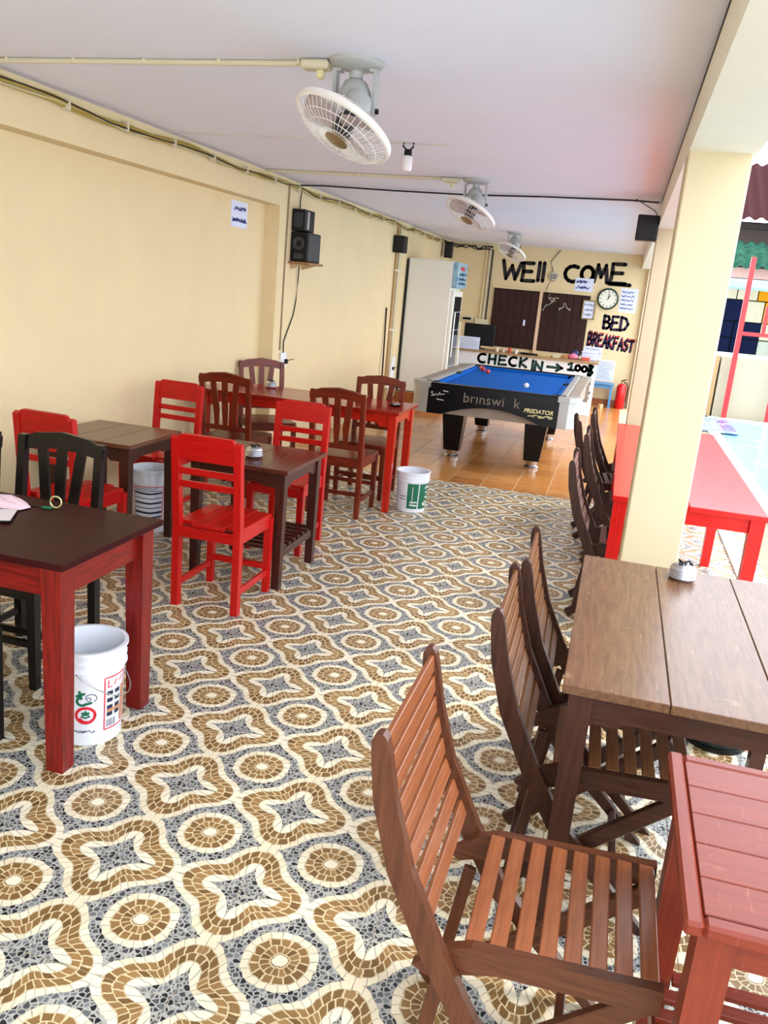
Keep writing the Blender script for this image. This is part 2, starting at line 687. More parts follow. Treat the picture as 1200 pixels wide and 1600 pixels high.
for i in range(11):
    if sk_me is None:
        o = obj('skirting_tile', one(box, (0, 0, 0), (.297, .012, .11), .001), SK, sk)
        sk_me = o.data
    else:
        o = bpy.data.objects.new('skirting_tile', sk_me)
        COL.objects.link(o)
        o.parent = sk
    o.location = (-2.98 + .3 * i, YB - .008, .055)
sk2 = struct('baseboard_left', one(box, (XL + .003, 13.0, .055), (.006, 4.5, .108)), GROUT)
for i in range(14):
    o = bpy.data.objects.new('skirting_tile', sk_me)
    COL.objects.link(o)
    o.parent = sk2
    o.rotation_euler = (0, 0, PI / 2)
    o.location = (XL + .008, 11.05 + .3 * i, .055)
# thin joints of the ceiling boards
for k, (y0, x0, x1) in enumerate(((5.43, -3.1, -1.2),)):
    struct('trim_%d' % (7 + k), one(box, ((x0 + x1) / 2, y0, ZC - .003), (x1 - x0, .012, .008)), mat('joint_strip', rgb(206, 198, 190), .8))

# ------------------------------------------------------------------ outside ground, pool, neighbours
DECK = mat('striped_brown_deck_tile', rgb(112, 90, 58), .5, 0, .3, 16, .02, (6, 1, 1), rgb(164, 146, 112))
ground = struct('ground', one(box, (3.0, 9.0, -.36), (26, 40, .1)), mat('pale_concrete', rgb(196, 194, 188), .9, 0, .1, 3))
b = newbm()
box(b, (1.33, 8.0, -.05), (.256, 19, .1))
struct('floor_outer', b, DECK)
b = newbm()
box(b, (1.05, 6.9, .008), (.12, 4.2, .02), .003)
struct('trim_10', b, mat('white_marble_strip', rgb(206, 204, 200), .35, 0, .06, 5))
b = newbm()
box(b, (1.54, 8.5, -.02), (.17, 14, .08), .006)
box(b, (3.6, 15.35, -.02), (4.2, .2, .08), .006)
struct('trim_11', b, mat('white_pool_coping', rgb(204, 206, 206), .5, 0, .05, 5))
WATER = mat('pool_water', rgb(112, 158, 178), .12, 0, .25, 3, .06, (1, 1, 1), rgb(134, 176, 192), spec=.04)
pool = obj('pool_water', one(box, (3.62, 8.5, -.16), (4.0, 13.6, .3)), WATER)
tag(pool, 'pale blue pool water beyond the red table and white edge', 'water')
PT = [mat('pool_tile_%s' % n, c, .3, 0, .2, 30) for n, c in (('blue', rgb(120, 150, 214)), ('violet', rgb(104, 92, 196)), ('pale', rgb(190, 210, 236)))]
pt = thing('pool_mosaic_band', 'band of small blue and violet mosaic tiles at the far pool corner', 'tiles', (1.3, 13.4, -.005))
pm = []
for k in range(3):
    b = newbm()
    box(b, (0, 0, 0), (.098, .098, .014), .002)
    me = bpy.data.meshes.new('pool_tile')
    b.to_mesh(me)
    b.free()
    me.materials.append(PT[k])
    pm.append(me)
for j in range(17):
    for i in range(6):
        o = bpy.data.objects.new('pool_tile', pm[1 if (i > 3 and random.random() < .7) else random.choice((0, 0, 2))])
        COL.objects.link(o)
        o.parent = pt
        o.location = (.1 * i + .05, .1 * j + .05, .02)
YW = mat('pale_yellow_render', rgb(184, 178, 152), .9, 0, .05, 2)
struct('wall_outer', one(box, (4.2, 16.6, .36), (5.0, 2.0, 1.34)), YW)
struct('wall_outer_end', one(box, (1.62, 16.4, .36), (.1, 1.6, 1.34)), mat('tan_render', rgb(188, 158, 112), .9, 0, .1, 4))

rp = thing('red_pole_frame', 'red painted steel pole frame standing at the far end of the pool', 'pole', (1.88, 15.42, 0))
obj('upright', one(box, (0, 0, 1.33), (.08, .06, 2.66), .004), REDP, rp)
obj('upright', one(box, (.36, .02, 1.68), (.06, .05, .46), .004), REDP, rp)
obj('crossbar', one(box, (.36, .0, 1.44), (.68, .05, .06), .004), REDP, rp)
obj('upright', one(box, (.68, .0, .98), (.06, .05, 1.9), .004), REDP, rp)

# painted block wall behind the pool: every coloured block a piece of its own
BW = {k: mat('painted_block_' + k, c, .8, 0, .1, 5, spec=.1) for k, c in
      (('navy', rgb(6, 16, 46)), ('cream', rgb(176, 174, 152)), ('yellow', rgb(186, 128, 14)), ('grey', rgb(160, 168, 156)))}
mw = thing('painted_block_wall', 'low wall of navy, cream and yellow painted blocks behind the pool wall', 'wall', (1.7, 19.0, 0))
obj('backing', one(box, (2.0, .2, 1.1), (4.4, .2, 2.6)), BLACKM, mw)
for (x0, x1, z0, z1, k) in ((0, .42, 2.05, 2.4, 'cream'), (.44, .82, 2.05, 2.4, 'cream'), (.84, 1.7, 2.05, 2.4, 'yellow'),
                            (0, .6, 1.62, 2.03, 'navy'), (.62, .98, 1.62, 2.03, 'cream'), (1.0, 1.7, 1.62, 2.03, 'yellow'),
                            (0, .46, 1.28, 1.6, 'navy'), (.48, .98, 1.28, 1.6, 'navy'), (1.0, 1.6, 1.28, 1.6, 'cream'),
                            (0, .46, .7, 1.26, 'navy'), (.48, .98, .7, 1.26, 'navy'), (1.0, 1.6, .7, 1.26, 'grey'),
                            (1.72, 2.4, .7, 1.4, 'navy'), (1.72, 2.4, 1.42, 2.4, 'cream'), (2.42, 3.2, .7, 1.5, 'cream'), (2.42, 3.2, 1.52, 2.4, 'navy')):
    obj('painted_block', one(box, ((x0 + x1) / 2, .05, (z0 + z1) / 2), (x1 - x0, .14, z1 - z0), .008), BW[k], mw)


def corrugated(name, label, x0, x1, y0, z0, y1, z1, m, n):
    t = thing(name, label, 'roof', (x0, y0, z0))
    w_ = (x1 - x0) / n
    for i in range(n):
        b = newbm()
        rows = []
        for k in range(7):
            x = i * w_ + w_ * k / 6
            h = .03 * math.cos(2 * PI * k / 6)
            rows.append([bm_v for bm_v in (b.verts.new((x, 0, h)), b.verts.new((x, y1 - y0, z1 - z0 + h)),
                                           b.verts.new((x, 0, h - .02)), b.verts.new((x, y1 - y0, z1 - z0 + h - .02)))])
        for p, q in zip(rows, rows[1:]):
            b.faces.new((p[0], q[0], q[1], p[1]))
            b.faces.new((p[2], p[3], q[3], q[2]))
            b.faces.new((p[0], p[2], q[2], q[0]))
        obj('roof_sheet', b, m, t, 60)
    return t


corrugated('maroon_roof', 'dark maroon corrugated roof of the house beyond the pool', 1.6, 4.4, 18.9, 3.62, 21.5, 5.0,
           mat('maroon_metal', rgb(56, 14, 18), .8, 0, .25, 4, 0, (1, 4, 1), spec=.1), 12)
corrugated('green_roof', 'green corrugated lean-to roof below the maroon roof', 1.6, 4.4, 18.2, 2.66, 18.9, 3.15,
           mat('green_metal', rgb(40, 92, 72), .6, 0, .3, 4, 0, (1, 5, 1), rgb(16, 50, 38), spec=.1), 14)
hs = thing('neighbour_house', 'dark house front between the green and maroon roofs', 'house', (3.0, 19.3, 0))
obj('wall', one(box, (0, .4, 1.8), (2.9, .3, 3.6)), mat('dark_timber', rgb(64, 52, 46), .8, 0, .3, 5, 0, (1, 1, 5)), hs)  # dark brown timber colour, mottled by stretched noise
obj('gable_beam', one(box, (0, .2, 3.52), (2.9, .1, .12), .01), mat('dark_beam', rgb(40, 30, 28), .7), hs)
obj('fascia_board', one(box, (0, -.5, 2.56), (2.9, .06, .2), .006), mat('pink_fascia', rgb(214, 176, 172), .7, 0, .1, 4), hs)
aw = obj('blue_awning_rail', one(box, (0, 0, 0), (2.2, .16, .17), .03), mat('pale_blue_paint', rgb(150, 200, 226), .4, 0, .08, 4))
aw.location = (2.7, 15.9, 2.24)
tag(aw, 'pale blue horizontal rail crossing behind the red pole', 'rail')
aw2 = thing('rail_post', 'pale blue post holding up the blue rail beyond the frame', 'post', (3.9, 15.9, 0))
obj('shaft', one(box, (0, 0, 1.08), (.1, .1, 2.16), .01), MATS['pale_blue_paint'], aw2)
obj('foot_plate', one(box, (0, 0, 1.04), (.18, .18, .02), .004), MATS['pale_blue_paint'], aw2)

# ------------------------------------------------------------------ red chairs (front = +y)
def red_chair(name, label, loc, rz, group):
    t = thing(name, label, 'chair', loc, rz, group)
    W2, D = .168, .195
    for s in (-1, 1):
        b = newbm()                                   # rear post: leg below, raked back above the seat
        prism(b, [(-D - .02, 0), (-D + .02, 0), (-D + .025, .45), (-D - .018, .885), (-D - .033, .897), (-D - .055, .885), (-D - .02, .45)],
              .038, (s * W2, 0, 0), (0, 1, 0), (0, 0, 1))
        obj('rear_leg', b, redw('Z'), t)
        obj('front_leg', one(taper, (s * W2, D, 0), (s * W2, D, .425), .034, .04, .034, .04), redw('Z'), t)
        obj('side_rail', one(box, (s * W2, 0, .4), (.024, .38, .055), .003), redw('Y'), t)
        obj('stretcher', one(box, (s * W2, 0, .115), (.022, .38, .034), .003), redw('Y'), t)
    obj('front_rail', one(box, (0, D, .4), (.305, .024, .055), .003), redw('X'), t)
    obj('rear_rail', one(box, (0, -D, .4), (.305, .024, .055), .003), redw('X'), t)
    obj('stretcher', one(box, (0, D - .01, .15), (.305, .022, .034), .003), redw('X'), t)
    for k in range(4):
        x = -.138 + .092 * k
        obj('seat_plank', one(box, (x, .012, .44), (.089, .425 if 0 < k < 3 else .36, .022), .004), redw('Y'), t)
    # crest with clipped, rounded shoulders and two thin rails
    ux, uy = (1, 0, 0), Vector((0, -.09, 1)).normalized()
    h = .13
    pts = [(-.151, 0), (.151, 0), (.151, h - .045)] + arc(.123, h - .03, .03, .03, -10, 90, 4)[1:] + arc(-.123, h - .03, .03, .03, 90, 190, 4) + [(-.151, h - .045)]
    obj('crest_board', one(prism, pts, .024, (0, -.222, .782), ux, uy), redw('X'), t)
    obj('back_rail', one(box, (0, -.217, .722), (.305, .018, .034), .003), redw('X'), t)
    obj('back_rail', one(box, (0, -.211, .655), (.305, .018, .034), .003), redw('X'), t)
    return t


G = 'red painted wooden chairs'
rc = red_chair('red_chair', 'bright red wooden chair in front, its back to the viewer, at the slat-shelf table', (-1.85, 3.90, 0), 0, G)
dup(rc, (-1.925, 4.955, 0), PI + .02, 'red wooden chair facing the viewer on the far side of the slat-shelf table', G)
dup(rc, (-2.775, 3.93, 0), -.06, 'red wooden chair behind the black chair, its back to the viewer, at left', G)
dup(rc, (-2.95, 5.15, 0), PI - .04, 'red wooden chair against the cream wall beside the striped-label bucket', G)


# ------------------------------------------------------------------ slat-back chairs (front = +y)
def slat_chair(label, cat_group, wf, loc, rz):
    t = thing('slat_back_chair', label, 'chair', loc, rz, cat_group)
    W2, D = .19, .2
    for s in (-1, 1):
        b = newbm()
        prism(b, [(-D - .018, 0), (-D + .018, 0), (-D + .022, .45), (-D - .035, .93), (-D - .068, .93), (-D - .02, .45)], .036, (s * W2, 0, 0), (0, 1, 0), (0, 0, 1))
        obj('rear_leg', b, wf('Z'), t)
        obj('front_leg', one(taper, (s * W2, D, 0), (s * W2, D, .43), .032, .04, .032, .04), wf('Z'), t)
        obj('side_rail', one(box, (s * W2, 0, .405), (.022, .38, .055), .003), wf('Y'), t)
        obj('stretcher', one(box, (s * W2, 0, .13), (.02, .38, .03), .003), wf('Y'), t)
    obj('front_rail', one(box, (0, D, .405), (.35, .022, .055), .003), wf('X'), t)
    obj('rear_rail', one(box, (0, -D, .405), (.35, .022, .055), .003), wf('X'), t)
    obj('stretcher', one(box, (0, .0, .13), (.37, .02, .03), .003), wf('X'), t)
    obj('stretcher', one(box, (0, D, .19), (.35, .02, .03), .003), wf('X'), t)
    b = newbm()
    prism(b, [(-.205, -.205), (-.17, -.205), (-.17, -.21), (.17, -.21), (.205, -.17), (.21, .21), (.19, .225), (-.19, .225), (-.21, .21)], .02, (0, 0, .443), (1, 0, 0), (0, 1, 0))
    obj('seat', b, wf('X'), t)
    uy = Vector((0, -.105, 1)).normalized()
    pts = [(-.21, 0), (-.1, .018), (0, .024), (.1, .018), (.21, 0), (.212, .05), (.13, .082), (0, .098), (-.13, .082), (-.212, .05)]
    obj('crest_rail', one(prism, pts, .026, (0, -.252, .862), (1, 0, 0), uy), wf('X'), t)
    obj('back_rail', one(box, (0, -.213, .53), (.35, .018, .038), .003), wf('X'), t)
    for k in (-1, 0, 1):
        b = newbm()
        x0, x1 = k * .07, k * .098
        prism(b, [(x0 - .014, -.34), (x0 + .014, -.34), (x0 + .024, -.2), (x1 + .023, .03), (x1 - .023, .03), (x0 - .024, -.2)], .014, (0, -.252, .868), (1, 0, 0), uy)
        obj('back_slat', b, wf('Z'), t)
    return t


G = 'red-brown slat-back chairs at the long red table'
sc = slat_chair('red-brown slat-back chair nearest the viewer at the right half of the long red table', G, brownw, (-1.88, 5.99, 0), 0)
dup(sc, (-2.81, 6.08, 0), 0, 'red-brown slat-back chair at the long red table, just right of the wall-side red chair', G)
dup(sc, (-1.88, 6.62, 0), PI, 'red-brown slat-back chair across the long red table, near its free end and the pool table', G)
dup(sc, (-2.93, 6.95, 0), PI + .68, 'red-brown slat-back chair in the far corner of the long red table, below the wall socket', G)
G = 'black slat-back chairs at the mahogany table'
bc = slat_chair('black slat-back chair tucked behind the mahogany table with pink cloth', G, blackw, (-2.245, 2.84, 0), 0)
bc.rotation_euler = (0, 0, PI)
dup(bc, (-2.71, 2.78, 0), PI + .1, 'black slat-back chair cut by the left edge of the photo, behind the mahogany table', G)
dup(bc, (-2.12, 2.07, 0), .0, 'black slat-back chair on the near side of the mahogany table, mostly out of view', G)


# ------------------------------------------------------------------ tables
def apron_pts(L, h=.085, cut=.018):
    return [(-L, 0), (L, 0), (L, -h), (L - .07, -h), (L - .09, -h + cut), (-L + .09, -h + cut), (-L + .07, -h), (-L, -h)]


def small_table(name, label, loc, sx, sy, zt, wf, leg, planks, plank_axis='Y', shelf=False, frame=False, top=None, ap=.085, cut=.018, over=.025, tp=.01, th=.024):
    """square cafe table; loc is the centre on the floor"""
    t = thing(name, label, 'table', loc)
    tw = top or wf
    if frame:                                   # border boards round the plank field
        f = .032
        for s in (-1, 1):
            obj('border_board', one(box, (s * (sx - f) / 2, 0, zt - .014), (f, sy, .028), .006), tw('Y'), t)
            obj('border_board', one(box, (0, s * (sy - f) / 2, zt - .014), (sx - 2 * f, f, .028), .006), tw('X'), t)
        ax, ay = sx - 2 * f, sy - 2 * f
        dz = .0015
    else:
        ax, ay, dz = sx, sy, 0
    for k in range(planks):
        if plank_axis == 'Y':
            w_ = ax / planks
            c, s_ = (-ax / 2 + w_ * (k + .5), 0, zt - th / 2 - dz), (w_ - .0022, ay - (.002 if frame else 0), th)
        else:
            w_ = ay / planks
            c, s_ = (0, -ay / 2 + w_ * (k + .5), zt - th / 2 - dz), (ax - (.002 if frame else 0), w_ - .0022, th)
        obj('top_plank', one(box, c, s_, .002), tw(plank_axis), t)
    hx, hy = sx / 2 - over - leg / 2, sy / 2 - over - leg / 2
    for s in (-1, 1):
        for q in (-1, 1):
            obj('leg', one(taper, (s * hx, q * hy, 0), (s * hx, q * hy, zt - th - .003), leg - tp, leg, leg - tp, leg), wf('Z'), t)
    for s in (-1, 1):
        obj('apron', one(prism, apron_pts(hx - leg / 2, ap, cut), .022, (0, s * (hy + .004), zt - th - .002), (1, 0, 0), (0, 0, 1)), wf('X'), t)
        obj('apron', one(prism, apron_pts(hy - leg / 2, ap, cut), .022, (s * (hx + .004), 0, zt - th - .002), (0, 1, 0), (0, 0, 1)), wf('Y'), t)
    if shelf:
        zs = .215
        for s in (-1, 1):
            obj('shelf_rail', one(box, (s * hx, 0, zs - .02), (.03, 2 * hy - leg + .004, .045), .003), wf('Y'), t)
        n = 8
        for k in range(n):
            y = -hy + leg * .2 + (2 * hy - leg * .4) * k / (n - 1)
            obj('shelf_slat', one(box, (0, y, zs + .012), (2 * hx - (leg if k in (0, n - 1) else -.02), .034, .016), .002), wf('X'), t)
    return t


# dark mahogany table in the foreground
small_table('mahogany_table', 'dark mahogany-stained table in the left foreground with a pink cloth on it', (-2.31, 2.45, 0), 1.5, .615, .762, mahw, .075, 1, 'X', top=lambda a: wood('dark_mahogany_top', rgb(60, 19, 20), rgb(44, 13, 15), a, .35, spec=.06), ap=.11, cut=0, over=.026, tp=.012, th=.022)
# two brown cafe tables by the wall
small_table('wall_cafe_table', 'small brown table beside the left wall above the striped-label bucket', (-2.87, 4.45, 0), .6, .6, .69, dkw, .055, 3, 'Y',
            top=lambda a: wood('mid_brown_top', rgb(112, 72, 48), rgb(84, 50, 34), a, .22), shelf=False)
small_table('slat_shelf_table', 'dark brown table with a slatted shelf between two red chairs', (-1.90, 4.425, 0), .61, .63, .69, lambda a: wood('dark_red_brown', rgb(72, 32, 24), rgb(48, 18, 14), a, .3), .055, 4, 'Y',
            top=lambda a: wood('red_brown_top', rgb(92, 44, 32), rgb(70, 30, 22), a, .2), shelf=True)


def redt(a):
    return wood('orange_red_gloss', rgb(196, 42, 22), rgb(170, 28, 16), a, .2)


def redr(a):
    return wood('bright_red_gloss', rgb(214, 34, 30), rgb(196, 24, 22), a, .22)


# long red table near the pool table
lt = small_table('long_red_table', 'long glossy red table with four red-brown chairs near the pool table', (-2.33, 6.37, 0), 1.66, .63, .785, redt, .06, 5, 'X',
                 top=lambda a: wood('red_tabletop', rgb(160, 36, 26), rgb(136, 26, 20), a, .14), ap=.1, cut=.03)
# right hand side
small_table('worn_brown_table', 'worn brown plank table at right with a silver tin on it', (.39, 2.635, 0), .8, 1.2, .752, dkw, .062, 3, 'Y', top=worn, ap=.085, cut=.016, over=.02, th=.026)
small_table('maroon_slat_table', 'maroon bordered plank table with slatted shelf at the lower right edge', (.55, 1.525, 0), .62, .56, .752, marw, .062, 5, 'X', shelf=True, frame=True, ap=.075, cut=.02, over=.03)
rt = thing('bright_red_table', 'long bright red table behind the pillar beside the pool', 'table', (.46, 5.85, 0))
for k in range(2):
    obj('top_plank', one(box, (-.19 + .38 * k, 0, .738), (.3775, 2.9, .028), .003), redr('Y'), rt)
for y, rail in ((-1.4, 0), (.18, 1), (1.4, 0)):
    for s in (-1, 1):
        obj('leg', one(taper, (s * .335, y, 0), (s * .335, y, .722), .058, .07, .058, .07), redr('Z'), rt)
    if rail:
        obj('cross_rail', one(box, (0, y, .34), (.61, .035, .07), .003), redr('X'), rt)
    obj('apron', one(box, (0, y, .685), (.6, .024, .075), .003), redr('X'), rt)
for s in (-1, 1):
    for q in (-1, 1):
        obj('apron', one(box, (s * .335, q * .7 + (.09), .685), (.024, 1.30 + q * -.0, .075), .003), redr('Y'), rt)


# ------------------------------------------------------------------ slatted folding chairs (front = +x)
def folding_chair(label, wf, loc, rz, group, wf2=None):
    wf2 = wf2 or wf
    t = thing('folding_chair', label, 'chair', loc, rz, group)
    prof = [(-.318, .87), (-.314, .84), (-.298, .745), (-.255, .60), (-.18, .445), (-.088, .285), (.19, -.0)]
    yo, yi = .214, .188
    for s in (-1, 1):
        b = newbm()
        band(b, [(-.3195, .884), (-.319, .878)] + prof, .026, [.018, .030, .034, .038, .046, .05, .05, .048, .044], s * yo)
        for v in b.verts:                              # rounded head of the post, foot cut level
            if v.co.z > .866:
                k = (v.co.z - .866) / .03
                v.co.x += (-.317 - v.co.x) * min(1, max(0, k)) * .7
            if v.co.z < .03:
                v.co.z = 0
        obj('back_post', b, wf('Z'), t)
        b = newbm()                                    # seat side rail with drooping pointed rear end
        prism(b, [(.262, .472), (-.10, .452), (-.15, .432), (-.215, .375), (-.185, .36), (-.13, .378), (-.05, .402), (.262, .416)], .024, (0, s * yi, 0), (1, 0, 0), (0, 0, 1))
        obj('seat_rail', b, wf('X'), t)
        obj('cross_leg', one(bar, (.24, s * .16, .405), (-.235, s * .16, .012), .022, .046, .003, (0, 1, 0)), wf('X'), t)
        obj('rear_strut', one(bar, (-.155, s * .16, .36), (-.195, s * .16, .07), .018, .03, .002, (0, 1, 0)), wf('Z'), t)
    obj('stretcher', one(box, (-.195, 0, .064), (.03, .32, .022), .003), wf('Y'), t)
    obj('stretcher', one(box, (.1, 0, .092), (.022, .40, .03), .003), wf('Y'), t)
    n = 8
    me = None
    for k in range(n):                                # seat slats between the rails
        x = -.10 + .338 * k / (n - 1)
        if me is None:
            o = obj('seat_slat', one(box, (0, 0, 0), (.034, 2 * yi - .022, .014), .0025), wf2('Y'), t)
            me = o.data
        else:
            o = bpy.data.objects.new('seat_slat', me)
            COL.objects.link(o)
            o.parent = t
        o.location = (x, 0, .446 + .018 * (x + .105) / .342)
    me = None
    for k in range(n):                                # back slats
        z = .49 + (.848 - .49) * k / (n - 1)
        for (xa, za), (xb, zb) in zip(prof, prof[1:]):
            if zb <= z <= za:
                f = (z - zb) / (za - zb)
                x = xb + (xa - xb) * f
                ang = math.atan2(xa - xb, za - zb)
                break
        if me is None:
            b = newbm()
            box(b, (0, 0, 0), (.012, 2 * yo - .024, .0385), .002)
            o = obj('back_slat', b, wf2('Y'), t)
            me = o.data
        else:
            o = bpy.data.objects.new('back_slat', me)
            COL.objects.link(o)
            o.parent = t
        o.location = (x + .004, 0, z)
        o.rotation_euler = (0, ang, 0)
    return t


def orangew(a):
    return wood('orange_varnish', rgb(142, 84, 50), rgb(112, 62, 36), a, .28)


def tanw(a):
    return wood('tan_varnish', rgb(128, 84, 50), rgb(96, 58, 34), a, .32)


def dfold(a):
    return wood('dark_varnish', rgb(70, 39, 25), rgb(42, 21, 14), a, .34)


G = 'slatted wooden folding chairs'
folding_chair('large orange-brown slatted folding chair in the right foreground, nearest the viewer', lambda a: wood('brown_varnish', rgb(94, 54, 33), rgb(70, 37, 22), a, .3), (.0, 1.6, 0), 0, G, orangew)
f2 = folding_chair('dark-framed folding chair with tan back slats at the near end of the worn brown table', dfold, (.11, 2.352, 0), .02, G, tanw)
dup(f2, (.13, 2.845, 0), .03, 'dark-framed folding chair with tan back slats at the far end of the worn brown table', G)
f4 = folding_chair('folding chair with pinkish brown back slats beside the red leg, behind the pillar', dfold, (.17, 4.73, 0), .0, G,
                   lambda a: wood('pinkish_varnish', rgb(128, 92, 80), rgb(96, 62, 52), a, .3))
f5 = folding_chair('dark folding chair, second in the row along the bright red table', dfold, (.2, 5.76, 0), 0, G)
dup(f5, (.10, 6.38, 0), .1, 'dark folding chair pushed farthest left, third along the bright red table', G)
dup(f5, (.2, 6.9, 0), 0, 'dark folding chair at the far end of the bright red table', G)


# ------------------------------------------------------------------ pool table
px0, px1, py0, py1, pz = -1.95, -.29, 8.25, 11.1, .80
pcx, pcy = (px0 + px1) / 2, (py0 + py1) / 2
GREY = mat('silver_grey_plastic', rgb(176, 174, 170), .35, .25, .06, 8)
GREY2 = mat('warm_grey_laminate', rgb(150, 136, 122), .5, 0, .12, 6)
GLOSSB = mat('gloss_black_laminate', rgb(8, 9, 12), .25, spec=.25)
CLOTH = mat('blue_billiard_cloth', rgb(18, 92, 176), .95, 0, .08, 30, spec=.1)
ptb = thing('pool_table', 'black and grey pool table with bright blue cloth in the middle of the tiled room', 'table', (pcx, pcy, 0))
hw, hl = (px1 - px0) / 2, (py1 - py0) / 2
obj('bed', one(box, (0, 0, .735), (2 * hw - .38, 2 * hl - .26, .05)), CLOTH, ptb)
for s in (-1, 1):
    obj('cushion', one(box, (s * (hw - .215), 0, .768), (.05, 2 * hl - .46, .05), .008), CLOTH, ptb)
    obj('cushion', one(box, (0, s * (hl - .135), .768), (2 * hw - .54, .05, .05), .008), CLOTH, ptb)
    obj('long_rail', one(box, (s * (hw - .16), 0, .787), (.07, 2 * hl - .36, .042), .006), GREY, ptb)
    obj('side_deck', one(box, (s * (hw - .066), 0, .782), (.116, 2 * hl - .42, .036), .008), GREY2, ptb)
    obj('end_rail', one(box, (0, s * (hl - .062), .785), (2 * hw - .4, .1, .04), .008), GLOSSB, ptb)
    # side apron, sloping in towards the floor
    b = newbm()
    prism(b, [(-hl + .2, .77), (hl - .2, .77), (hl - .24, .56), (0, .6), (-hl + .24, .56)], .03, (s * (hw - .05), 0, 0), (0, 1, 0), (0, 0, 1))
    obj('side_apron', b, GREY2, ptb)
    b = newbm()                                       # end apron with an arched lower edge
    pts = [(-hw + .18, .795), (hw - .18, .795), (hw - .18, .50)] + [(x, .50 + .11 * (1 - (x / .5) ** 2)) for x in [.5 - .1 * i for i in range(11)]] + [(-hw + .18, .50)]
    prism(b, pts, .04, (0, s * (hl - .03), 0), (1, 0, 0), (0, 0, 1))
    ap = obj('end_apron', b, GLOSSB, ptb)
    if s < 0:
        yf = -hl + .03 - .021 + 0
        mp = lambda u, v: Vector((u - .025, -hl + .03 - .0225, v))
        b = newbm()
        ribbon(b, [[(-.575, .715), (-.592, .708), (-.58, .695), (-.57, .682), (-.588, .672)], [(-.565, .675), (-.555, .695), (-.545, .68), (-.535, .697), (-.525, .682), (-.512, .7), (-.505, .715), (-.5, .69), (-.485, .7), (-.47, .697), (-.455, .706)],
                   [(-.47, .735), (-.42, .728)], [(-.53, .645), (-.46, .64)]], .007, mp, .02)
        obj('signature', b, mat('white_print', rgb(226, 226, 220), .6), ap)
        b = newbm()
        ribbon(b, [[(.39, .59), (.47, .603), (.53, .592), (.57, .606), (.62, .6)], [(.42, .597), (.44, .585)], [(.48, .602), (.49, .584), (.54, .588)], [(.57, .604), (.59, .585), (.62, .59)]], .011, mp, .03)
        obj('emblem', b, mat('cream_print', rgb(224, 214, 160), .6), ap)
    obj('arch_panel', one(box, (0, s * (hl - .09), .575), (1.1, .02, .15)), GREY2, ptb)
    obj('end_beam', one(box, (0, s * (hl - .42), .49), (.9, .1, .06), .006), GLOSSB, ptb)
    for q in (-1, 1):
        b = newbm()                                    # moulded corner cap
        prism(b, [(-.012, .24), (-.012, .17), (.03, .07), (.09, .01), (.2, -.012), (.2, .1), (.12, .13), (.1, .24)], .05, (q * hw, s * hl, .782), (-q, 0, 0), (0, -s, 0))
        c = obj('corner_cap', b, GREY, ptb)
        b = newbm()
        prism(b, [(.0, .23), (.0, .175), (.04, .08), (.096, .022), (.182, .0), (.182, .04), (.07, .23)], .26, (q * hw, s * hl, .63), (-q, 0, 0), (0, -s, 0))
        obj('corner_skirt', b, GREY if s < 0 else GREY2, c)
        obj('pocket', one(lathe, [(.055, .79), (.06, .808), (.068, .808), (.072, .79), (.06, .73)], 16, (q * (hw - .2), s * (hl - .13), 0)), BLACKM, ptb, 50)
        lg = obj('leg', one(taper, (q * (hw - .41), s * (hl - .44), .085), (q * (hw - .40), s * (hl - .44), .60), .16, .25, .16, .26), GLOSSB, ptb)
        obj('foot', one(lathe, [(0, .0), (.075, .0), (.078, .02), (.055, .035), (.06, .05), (.066, .086), (0, .088)], 20, (q * (hw - .41), s * (hl - .44), .001)), STEEL, lg, 40)
    obj('side_pocket', one(lathe, [(.05, .79), (.055, .808), (.064, .808), (.068, .79)], 16, (s * (hw - .19), 0, 0)), BLACKM, ptb, 50)
obj('cabinet', one(box, (0, 0, .64), (2 * hw - .42, 2 * hl - .34, .14), .01), GREY2, ptb)


def text_mesh(name, body, size, m, parent, M, space=1.0, ext=.0008, shear=0, offset=0):
    cu = bpy.data.curves.new(name, 'FONT')
    cu.body = body
    cu.size = size
    cu.extrude = ext
    cu.align_x = 'CENTER'
    cu.space_character = space
    cu.shear = shear
    cu.offset = offset
    tmp = bpy.data.objects.new('tmp', cu)
    COL.objects.link(tmp)
    dg = bpy.context.evaluated_depsgraph_get()
    me = bpy.data.meshes.new_from_object(tmp.evaluated_get(dg))
    bpy.data.objects.remove(tmp)
    me.transform(M)
    me.materials.clear()
    me.materials.append(m)
    o = bpy.data.objects.new(name, me)
    COL.objects.link(o)
    if parent:
        o.parent = parent
    return o


MY = Matrix(((1, 0, 0), (0, 0, -1), (0, 1, 0))).to_4x4()     # text facing -y
ap = [o for o in ptb.children if o.name.startswith('end_apron')][0]
text_mesh('lettering', 'br\u0131nswi  k', .135, mat('faded_print', rgb(120, 108, 96), .6), ap, Matrix.Translation((-.01, -hl + .007, .648)) @ MY, 1.05)
text_mesh('lettering', 'PREDATOR', .056, MATS['cream_print'], ap, Matrix.Translation((.455, -hl + .007, .622)) @ MY, 1.0, shear=.25, offset=.0012)

